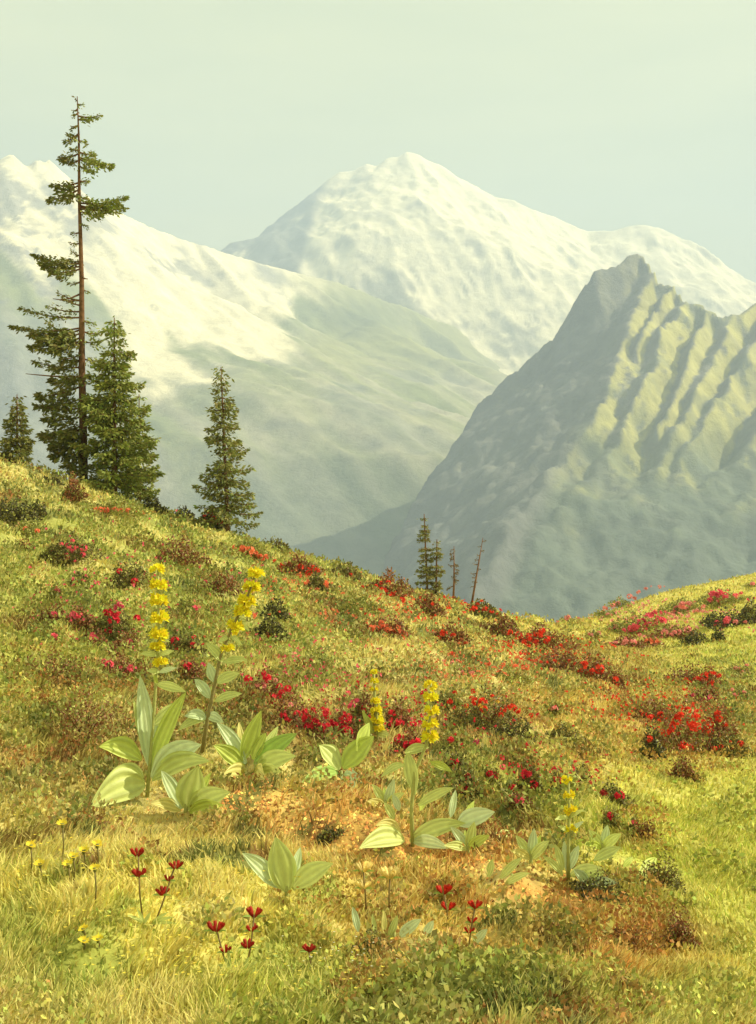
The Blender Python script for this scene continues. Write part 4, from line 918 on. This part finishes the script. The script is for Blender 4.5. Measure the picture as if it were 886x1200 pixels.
BUSHES = [
 # left slope
 (34, 632, 46, 18, 'alpenrose with two coral blossoms at the left edge under the small spruce', [(30, 620, 4), (44, 622, 3.5)], CORAL, L_OLIVE, A_L),
 (84, 655, 56, 24, 'alpenrose with four rosy blossoms below the trunk of the tallest spruce', [(80, 640), (98, 642), (78, 652), (97, 650), (85, 634, 4)], PINK, L_DARK, A_L),
 (30, 645, 22, 10, 'tiny alpenrose with one dark pink blossom near the left edge', [(31, 640, 4.5)], PINK, L_BROWN, A_L),
 (138, 604, 84, 18, 'wide low alpenrose with a row of orange coral blossoms under the spruce group', [(118, 597, 4, CORAL), (124, 598, 5), (135, 597, 4), (142, 599, 5), (150, 598, 4), (112, 599, 3)], CORAL, L_OLIVE, A_L),
 (150, 690, 46, 28, 'alpenrose with two crimson blossoms just left of the tall yellow spike top', [(140, 669, 5), (158, 682, 6)], CRIM, L_DARK, A_L),
 (92, 690, 26, 16, 'alpenrose with one violet crimson blossom between spruce and tall spike', [(88, 681, 5.5)], CRIM, L_DARK, A_L),
 (66, 702, 22, 14, 'alpenrose with one faded mauve blossom left of the violet crimson one', [(67, 693, 4.5)], MAG, L_OLIVE, A_L),
 (64, 730, 30, 18, 'alpenrose with one bright pink blossom on the far left slope', [(63, 720, 6)], PINK, L_BROWN, A_L),
 (92, 735, 40, 22, 'alpenrose with two fused deep pink blossoms right of the bright pink one', [(86, 721, 6), (93, 722, 6)], PINK, L_BROWN, A_L),
 (44, 748, 30, 16, 'alpenrose with one deep pink blossom lowest on the far left', [(43, 739, 6)], PINK, L_OLIVE, A_L),
 (64, 756, 30, 16, 'alpenrose with one large rose blossom between the two lowest pink ones', [(63, 747, 6.5)], PINK, L_OLIVE, A_L),
 (134, 745, 50, 28, 'alpenrose with three bright crimson blossoms left of the tall yellow spike', [(133, 726, 8), (127, 739, 6), (161, 725, 6), (140, 706, 4.5, MAG), (134, 712, 4.5, MAG)], CRIM, L_DARK, A_L),
 (108, 755, 30, 16, 'alpenrose with one dull red blossom under the three crimson ones', [(109, 746, 6)], PINK, L_BROWN, A_L),
 (150, 768, 56, 22, 'alpenrose with several small violet red blossoms low beside the tall spike', [(140, 763, 4.5, MAG), (157, 761, 4.5, MAG), (152, 752, 4)], MAG, L_BROWN, A_L),
 (140, 792, 64, 20, 'alpenrose with scattered dusky blossoms just above the tall gentian leaves', [(128, 779, 6), (153, 783, 5), (117, 782, 3.5), (122, 775, 3.5)], PINK, L_BROWN, A_L),
 (218, 722, 30, 18, 'alpenrose with one rosy blossom between the two tall yellow spikes', [(228, 713, 5), (250, 722, 5.5)], PINK, L_OLIVE, A_L),
 (214, 768, 46, 24, 'alpenrose with four small crimson blossoms right of the tall spike foot', [(205, 751, 6), (226, 756, 4.5), (208, 769, 4.5), (227, 746, 3.5)], CRIM, L_DARK, A_L),
 (222, 798, 40, 22, 'alpenrose with one vivid red blossom behind the leaning gentian stem', [(220, 781, 6.5), (238, 779, 4.5, MAG)], CRIM, L_BROWN, A_L),
 (316, 750, 44, 26, 'alpenrose with one orange blossom and dark leaves right of the leaning spike', [(313, 751, 5.5), (291, 743, 5), (298, 722, 3.5)], CORAL, L_BLACK, A_M),
 (246, 622, 40, 22, 'alpenrose with four scarlet blossoms at the foot of the lone dark spruce', [(246, 602, 5), (251, 609, 5.5), (258, 613, 4.5), (241, 610, 3.5)], SCAR, L_BLACK, A_B),
 (292, 655, 46, 18, 'alpenrose covered in coral blossoms on the brow right of the lone spruce', [(284, 643, 6), (292, 646, 8), (299, 649, 6), (312, 653, 5), (275, 641, 4)], CORAL, L_OLIVE, A_B),
 (350, 672, 50, 18, 'alpenrose with a string of small orange red blossoms on the brow', [(330, 664, 4), (340, 661, 4), (352, 665, 5), (362, 672, 5), (371, 668, 4)], SCAR, L_BROWN, A_B),
 (372, 695, 40, 20, 'alpenrose with three coral red blossoms just under the brow line', [(360, 684, 5), (371, 693, 6), (382, 683, 4)], CORAL, L_DARK, A_B),
 (405, 680, 36, 16, 'bushy alpenrose with a scarlet blossom near the brow beyond the coral ones', [(398, 674, 4), (412, 677, 4.5), (420, 683, 3.5)], SCAR, L_DARK, A_B),
 (455, 700, 56, 26, 'dark leaved alpenrose with red sprays on the brow left of the thin spruces', [(440, 688, 5), (449, 693, 6), (460, 697, 6), (472, 703, 5), (455, 683, 4)], SCAR, L_BROWN, A_B),
 (455, 745, 56, 18, 'low alpenrose mat of salmon blossoms in the middle of the slope', [(440, 737, 7), (452, 738, 8), (464, 741, 8), (474, 744, 5), (447, 730, 5)], CORAL, L_BROWN, A_M),
 (500, 722, 36, 22, 'alpenrose with dark bronze leaves and one small red blossom below the thin spruces', [(492, 712, 4), (507, 708, 3.5)], SCAR, L_BROWN, A_M),
 (527, 755, 50, 20, 'alpenrose with three red blossoms right of the salmon mat', [(520, 742, 6), (531, 745, 5), (513, 748, 4), (540, 750, 3.5)], SCAR, L_BROWN, A_M),
 (562, 722, 50, 16, 'alpenrose with red blossoms on the brow just left of the notch', [(545, 708, 3.5), (556, 713, 5), (568, 715, 5.5), (576, 717, 4)], SCAR, L_DARK, A_B),
 (633, 760, 72, 24, 'alpenrose crowned with bright scarlet sprays at the notch of the hills', [(598, 741, 4), (608, 744, 5.5), (620, 745, 5.5), (632, 744, 6), (642, 749, 4.5), (628, 753, 5), (614, 752, 4)], SCAR, L_BROWN, A_M),
 (660, 788, 60, 22, 'dark leaved alpenrose with few red blossoms between the scarlet ones', [(650, 775, 3.5), (667, 775, 3.5), (657, 752, 3)], SCAR, L_BROWN, A_M),
 (696, 798, 60, 26, 'alpenrose with two big scarlet clumps descending from the notch', [(684, 780, 6), (702, 784, 7.5), (693, 786, 5), (680, 786, 4)], SCAR, L_BROWN, A_M),
 (722, 812, 26, 20, 'small alpenrose with one scarlet clump lowest in the descending row', [(722, 797, 6.5), (724, 804, 4)], SCAR, L_BROWN, A_M),
 (600, 800, 50, 16, 'low alpenrose with faint salmon blossoms in the straw grass', [(572, 778, 4), (590, 779, 4), (604, 782, 5), (617, 781, 4)], CORAL, L_LIGHT, A_M),
 (545, 795, 46, 14, 'pale alpenrose with thin pink sprays in the straw grass', [(540, 787, 4), (552, 790, 4), (530, 777, 3)], ROSE, L_LIGHT, A_M),
 (648, 838, 30, 14, 'small alpenrose with one pink blossom in the straw grass', [(650, 831, 5)], ROSE, L_OLIVE, A_M),
 (370, 785, 40, 20, 'pale alpenrose with pink blossoms above the deep crimson clump', [(345, 768, 6, ROSE), (365, 783, 5), (380, 787, 5), (350, 771, 5)], PINK, L_OLIVE, A_M),
 (410, 752, 44, 12, 'flat grey green cushion shrub between two alpenroses on the middle slope', [], CRIM, L_OLIVE, D_S),
 # crimson group behind the gentians
 (312, 828, 56, 40, 'leafy alpenrose with four rich crimson blossoms above the broad leafy rosette', [(291, 797, 7), (313, 795, 6), (300, 822, 7.5), (318, 820, 9.5), (308, 804, 5, ROSE), (323, 797, 4, ROSE)], CRIM, L_BROWN, A_C),
 (340, 862, 46, 46, 'alpenrose with violet crimson blossoms right of the broad leafy rosette', [(337, 807, 6), (330, 812, 5), (332, 838, 6.5), (338, 842, 6.5), (335, 856, 5), (341, 826, 4, ROSE)], CRIM, L_BROWN, A_C),
 (368, 872, 44, 40, 'alpenrose with a tight crimson heap left of the twisted leaved plant', [(359, 842, 7), (362, 852, 8), (377, 852, 8), (383, 835, 6.5), (357, 834, 5), (369, 846, 6)], CRIM, L_BROWN, A_C),
 (400, 872, 44, 36, 'alpenrose with the largest deep red heap, above the twisted bright leaves', [(392, 853, 8), (400, 850, 7), (408, 857, 8), (396, 862, 7), (409, 840, 6), (412, 827, 5, MAG), (404, 848, 6), (387, 846, 6)], CRIM, L_BROWN, A_C),
 (428, 842, 30, 26, 'alpenrose with two crimson blossoms left of the thin small spike', [(428, 831, 7), (418, 822, 5, MAG), (408, 812, 4, PINK)], CRIM, L_BROWN, A_C),
 (465, 858, 44, 34, 'alpenrose with five crimson blossoms between the two smaller yellow spikes', [(459, 835, 5.5), (469, 850, 6), (458, 850, 5), (485, 852, 6), (481, 842, 4, ROSE), (453, 826, 3.5)], CRIM, L_BROWN, A_C),
 (480, 886, 40, 26, 'alpenrose with a wide vivid red heap at the foot of the pale spike', [(466, 866, 6.5), (477, 873, 7), (487, 871, 8), (480, 876, 6)], CRIM, L_BROWN, A_C),
 # right of centre
 (528, 832, 36, 20, 'alpenrose with one orange red blossom right of the pale yellow spike', [(527, 822, 6), (533, 812, 4)], SCAR, L_OLIVE, A_M),
 (572, 852, 80, 40, 'big dark alpenrose with vivid scarlet and a yellow heart right of the pale spike', [(558, 822, 6.5), (566, 823, 7), (567, 831, 6), (563, 828, 4, (.8, .5, .06)), (590, 832, 6), (599, 828, 5), (606, 832, 5), (587, 838, 4)], SCAR, L_DARK, A_M),
 (604, 872, 60, 26, 'dark bilberry shrub without blossoms under the vivid scarlet alpenrose', [], CRIM, L_BLACK, D_S),
 (530, 880, 40, 18, 'alpenrose with a single small red and a pink blossom beside the pale spike foot', [(528, 867, 5), (558, 869, 4.5, MAG)], CRIM, L_OLIVE, A_S),
 (535, 905, 34, 20, 'alpenrose with one deep red blossom above the arching gentian leaves', [(532, 893, 7)], CRIM, L_DARK, A_S),
 (548, 938, 36, 30, 'alpenrose with a red and a brown blossom just above the blue green leaf', [(545, 926, 7), (548, 910, 5, (.3, .05, .03))], CRIM, L_DARK, A_S),
 (575, 917, 30, 18, 'alpenrose with one round red blossom in a row right of the sprawling gentian', [(574, 907, 6), (589, 899, 4.5, PINK), (581, 922, 3)], CRIM, L_OLIVE, A_S),
 (602, 934, 30, 18, 'alpenrose with one pink red blossom in the middle of the scattered row', [(601, 924, 6)], CRIM, L_OLIVE, A_S),
 (610, 947, 30, 16, 'alpenrose with one flat pink blossom lowest left in the scattered row', [(609, 938, 7)], PINK, L_BROWN, A_S),
 (620, 930, 38, 30, 'alpenrose with two large crimson blossoms in the scattered row', [(617, 907, 7.5), (625, 920, 6.5)], CRIM, L_DARK, A_S),
 (654, 926, 26, 18, 'alpenrose with one crimson blossom left of the lower right yellow spike', [(654, 915, 6)], CRIM, L_DARK, A_S),
 (680, 925, 34, 22, 'alpenrose with a dark and a bright blossom right of the lower right spike', [(678, 911, 5.5, (.3, .05, .03)), (691, 921, 5.5)], CRIM, L_DARK, A_S),
 (716, 945, 46, 24, 'alpenrose with a maroon and a bright red blossom side by side at lower right', [(707, 931, 7.5, (.38, .03, .03)), (726, 932, 7)], CRIM, L_DARK, A_S),
 (716, 968, 24, 20, 'alpenrose with one upright red bud below the maroon and bright pair', [(715, 955, 5.5), (716, 961, 4.5)], CRIM, L_OLIVE, A_S),
 (743, 974, 18, 16, 'alpenrose with the rightmost small pink bud of the scattered reds', [(743, 966, 4.5)], PINK, L_OLIVE, A_S),
 (758, 985, 30, 18, 'dark brown leaved dwarf shrub on the green slope right of the small pink bud', [], CRIM, L_BROWN, D_S),
 # right meadow
 (710, 722, 30, 8, 'small pink alpenrose streak on the crest of the right meadow', [(709, 713, 4), (718, 710, 4)], ROSE, L_OLIVE, A_R),
 (726, 712, 34, 10, 'pink alpenrose highest on the skyline of the right meadow', [(724, 708, 4.5), (738, 699, 4.5), (748, 694, 3.5), (757, 690, 3.5)], ROSE, L_OLIVE, A_R),
 (665, 727, 26, 7, 'pale pink alpenrose speck just right of the notch', [(665, 724, 4.5), (683, 730, 3.5)], ROSE, L_LIGHT, A_R),
 (697, 748, 26, 8, 'short rosy alpenrose streak on the near side of the right meadow', [(692, 745, 4), (702, 742, 4)], ROSE, L_LIGHT, A_R),
 (724, 740, 26, 10, 'rosy alpenrose patch left of the large pink heart shaped drift', [(722, 736, 4.5), (730, 739, 4.5), (735, 723, 4), (743, 719, 3.5)], ROSE, L_OLIVE, A_R),
 (755, 742, 70, 22, 'largest pink alpenrose drift in the middle of the right meadow', [(745, 735, 7), (752, 730, 7), (761, 724, 7), (766, 720, 6), (755, 738, 6), (776, 728, 6), (741, 738, 5), (762, 733, 5), (768, 716, 4)], PINK, L_OLIVE, A_R),
 (800, 720, 46, 18, 'coral pink alpenrose drift up the slope from the largest drift', [(793, 714, 6), (800, 710, 6.5), (808, 708, 4), (790, 719, 4), (816, 718, 4), (825, 712, 4)], ROSE, L_OLIVE, A_R),
 (845, 710, 56, 18, 'bright pink alpenrose cluster highest at the right side', [(836, 699, 8), (842, 696, 7), (850, 701, 6), (832, 704, 5), (862, 698, 4), (868, 695, 3)], PINK, L_OLIVE, A_R),
 (880, 688, 16, 6, 'pink alpenrose speck cut by the right picture edge', [(882, 685, 4)], ROSE, L_OLIVE, A_R),
 (850, 735, 60, 18, 'dark alpenrose with pink rim standing by itself near the right edge', [(840, 730, 5), (852, 727, 6), (848, 733, 5), (862, 729, 4, ROSE)], PINK, L_BLACK, A_R),
 (842, 752, 14, 14, 'black green upright dwarf shrub under the dark pink rimmed alpenrose', [], CRIM, L_BLACK, D_S),
 (880, 728, 30, 22, 'dense dark shrub at the right edge of the meadow', [], CRIM, L_DARK, D_S),
 (795, 748, 60, 12, 'thin rosy alpenrose streak below the coral pink drift', [(779, 741, 5), (795, 741, 4.5), (806, 738, 5), (787, 744, 3.5)], ROSE, L_BROWN, A_R),
 (815, 755, 30, 12, 'low black shrub below the thin rosy streak', [], CRIM, L_BLACK, D_S),
 (735, 760, 56, 12, 'rose alpenrose streak with a dark lower edge nearest the notch', [(720, 754, 4.5), (733, 753, 5), (742, 753, 5), (708, 757, 4)], ROSE, L_BROWN, A_R),
 (763, 757, 26, 10, 'round coral alpenrose between rose streak and low black shrub', [(760, 752, 6), (768, 752, 6)], CORAL, L_BROWN, A_R),
 (815, 805, 72, 22, 'long red alpenrose streak slanting across the green of the right slope', [(790, 812, 4), (799, 808, 4.5), (808, 803, 5), (817, 798, 6), (825, 794, 6), (835, 790, 5), (843, 792, 4), (821, 803, 5)], SCAR, L_BROWN, A_R),
 (828, 828, 40, 20, 'brown red alpenrose just under the long red streak', [(822, 820, 5), (830, 818, 5.5), (836, 824, 4)], MAG, L_BROWN, A_R),
 (870, 820, 36, 12, 'pale pink alpenrose sprays near the right edge above the green flat', [(862, 815, 4), (872, 812, 4), (877, 817, 4), (858, 808, 3)], ROSE, L_OLIVE, A_R),
 (866, 790, 40, 10, 'few faint pink alpenrose specks by the right edge', [(862, 783, 3), (875, 780, 3), (870, 788, 3)], ROSE, L_LIGHT, A_R),
 (765, 850, 56, 24, 'dark alpenrose with bright red middle left of the tall red cluster', [(755, 840, 5), (764, 842, 6.5), (774, 838, 5), (762, 866, 5)], SCAR, L_BROWN, A_R),
 (800, 880, 80, 52, 'biggest scarlet alpenrose cluster with upright red sprays on the lower right slope', [(788, 852, 6), (793, 845, 6), (797, 838, 6), (806, 832, 5), (815, 840, 7), (813, 851, 7), (817, 835, 6), (786, 858, 6), (801, 878, 7), (776, 858, 4), (824, 845, 4), (808, 846, 5)], SCAR, L_BROWN, A_R),
 (842, 870, 50, 40, 'scarlet alpenrose with flame shaped tips at the right of the biggest cluster', [(842, 842, 7), (841, 836, 5), (830, 852, 7), (826, 857, 5), (850, 850, 5)], SCAR, L_BROWN, A_R),
 (850, 884, 56, 22, 'dark maroon alpenrose mat below the flame shaped tips', [(845, 875, 4), (868, 872, 5), (838, 877, 4)], SCAR, L_DARK, A_R),
 (763, 890, 30, 34, 'nearly black upright dwarf shrub left of the biggest scarlet cluster', [(761, 866, 5)], SCAR, L_BLACK, D_S),
 (800, 915, 30, 26, 'dark brown pointed dwarf shrub below the biggest scarlet cluster', [], CRIM, L_BROWN, D_S),
 # dark shrubs
 (14, 612, 50, 24, 'dark leafless looking shrub at the left edge below the small spruce', [], CRIM, L_BLACK, D_S),
 (44, 604, 24, 14, 'small dark shrub next to the left edge shrub', [], CRIM, L_BLACK, D_S),
 (62, 568, 22, 8, 'two dark dots of shrub near the foot of the tallest spruce', [], CRIM, L_BLACK, D_S),
 (86, 588, 26, 26, 'rusty dark shrub under the tallest spruce', [], CRIM, L_BROWN, D_S),
 (178, 602, 34, 16, 'dark shrub on the brow right of the coral row', [], CRIM, L_BLACK, D_S),
 (214, 594, 30, 12, 'round dark shrub on the skyline left of the lone spruce', [], CRIM, L_BLACK, D_S),
 (66, 662, 36, 20, 'broad brown dwarf shrub beneath the four rosy blossoms', [], CRIM, L_DARK, D_S),
 (210, 662, 60, 28, 'reddish brown dwarf shrub between the brow and the tall spikes', [], CRIM, L_BROWN, D_S),
 (322, 726, 34, 20, 'near black low dwarf shrub right of the leaning yellow spike', [], CRIM, L_BLACK, D_S),
 (262, 700, 56, 24, 'brown dwarf shrub left of the leaning spike top', [], CRIM, L_BROWN, D_S),
 (60, 800, 90, 30, 'wide brown dwarf shrub at lower left under the pink blossoms', [], CRIM, L_BROWN, D_S),
 (100, 865, 100, 50, 'broad dark dwarf shrub left of the tall gentian leaves', [], CRIM, L_BROWN, D_S),
 (322, 640, 36, 12, 'small green shrub on the brow right of the lone spruce', [], CRIM, L_DARK, D_S),
 (395, 668, 30, 10, 'low green juniper shrub on the brow past the orange string', [], CRIM, L_OLIVE, D_S),
 (420, 720, 60, 22, 'olive dwarf shrub below the brow left of the red sprays', [], CRIM, L_OLIVE, D_S),
 (660, 872, 44, 18, 'dark round dwarf shrub in the ochre grass left of the scarlet cluster', [], CRIM, L_DARK, D_S),
 (590, 745, 44, 20, 'olive brown dwarf shrub just below the notch', [], CRIM, L_BROWN, D_S),
 (702, 1055, 60, 26, 'dark moss shrub in the hollow below the lower right gentian', [], CRIM, L_BLACK, D_S),
 (775, 1045, 56, 36, 'dark broad shrub overhanging the hollow at lower right', [], CRIM, L_DARK, D_S),
 (795, 1110, 44, 40, 'dark red brown shrub at the right end of the reddish earth', [], CRIM, L_BROWN, D_S),
 (700, 1120, 70, 22, 'rust red dwarf shrub glowing on the reddish earth', [], CRIM, (.42, .16, .06), D_S),
 (740, 1112, 60, 26, 'orange brown dwarf shrub right of the rust red one', [], CRIM, (.38, .18, .07), D_S),
 (640, 1105, 50, 30, 'brown yellow dwarf shrub left of the rust red one', [], CRIM, (.34, .22, .07), D_S),
 (437, 1120, 60, 22, 'dark leafy herb clump at the bottom under the silvery leaves', [], CRIM, L_DARK, D_S),
 (385, 985, 30, 12, 'small dark weed tuft on the bare earth above the lone rosette', [], CRIM, L_BLACK, D_S),
]
for (bx, by, w, h, lab, bl, bc, lc, grp) in BUSHES:
    shrub(bx, by, w, h, lab, bl, bc, lc, group=grp, name='alpenrose_bush' if bl else 'dwarf_shrub')

# ------------------------------------------------------------------ specks of blossom and crumbs of earth
def specks():
    mb = MB()
    for px, py, rx, ry, n, c in [(430, 730, 90, 26, 90, CORAL), (560, 790, 110, 28, 150, CORAL), (640, 770, 70, 18, 90, SCAR), (500, 850, 120, 40, 130, CRIM), (760, 835, 80, 30, 130, SCAR), (360, 800, 80, 40, 100, PINK),
                                 (780, 728, 90, 18, 140, ROSE), (150, 700, 130, 60, 120, PINK), (640, 920, 70, 26, 60, CRIM), (330, 690, 60, 20, 60, CORAL), (500, 720, 70, 20, 70, SCAR)]:
        n = int(n * 1.7); P = np.array([hit(rng.normal(px, rx * .55), rng.normal(py, ry * .55)) for _ in range(n)])
        kk = P[:, 1:2] / F; P[:, 2] += rng.uniform(.07, .15, n); sz = rng.uniform(1.6, 3.4, (n, 1)) * kk
        for q in range(4):
            d = unit(rand_unit(n) + np.array([0, -.5, .5])); mb.diamonds(P, P + d * sz, unit(np.cross(d, rand_unit(n))), sz[:, 0] * .5, jitter(np.tile(c, (n, 1)), .2, .05))
    stuff(mb.build('blossom_specks', M_petal), 'tiny red and pink blossoms sprinkled thinly through the heath', 'small flowers')
specks()
def crumbs():
    mb = MB()
    n = 9000; i = rng.integers(0, len(PATH) - 1, n); t = rng.random(n)[:, None]
    p = PATH[i] * (1 - t) + PATH[i + 1] * t + rng.normal(0, .22, (n, 2)) * np.array([1.2, 1.0])
    z = ground_h(p[:, 0], p[:, 1]); P = np.stack([p[:, 0], p[:, 1], z - .003], 1); r = (.004 + .014 * rng.random(n) ** 3)[:, None]
    a = rng.uniform(0, 6.28, n)
    c = jitter(np.where((rng.random(n) < .35)[:, None], BROWN, np.where((rng.random(n) < .5)[:, None], SOIL, OCHRE)), .25, .06)
    V = [P + r * np.stack([np.cos(a + k * 2.1), np.sin(a + k * 2.1), np.zeros(n)], 1) * rng.uniform(.7, 1.3, (n, 1)) for k in range(3)] + [P + r * np.stack([np.zeros(n), np.zeros(n), rng.uniform(.6, 1.1, n)], 1)]
    v = np.stack(V, 1).reshape(-1, 3); b = np.arange(n)[:, None] * 4
    tr = np.concatenate([b + np.array([[0, 1, 3]]), b + np.array([[1, 2, 3]]), b + np.array([[2, 0, 3]])])
    mb.add(v, None, tr, np.repeat(c, 4, axis=0))
    stuff(mb.build('earth_crumbs', M_stone), 'crumbs of bare reddish earth and grit between the gentians', 'soil')
crumbs()
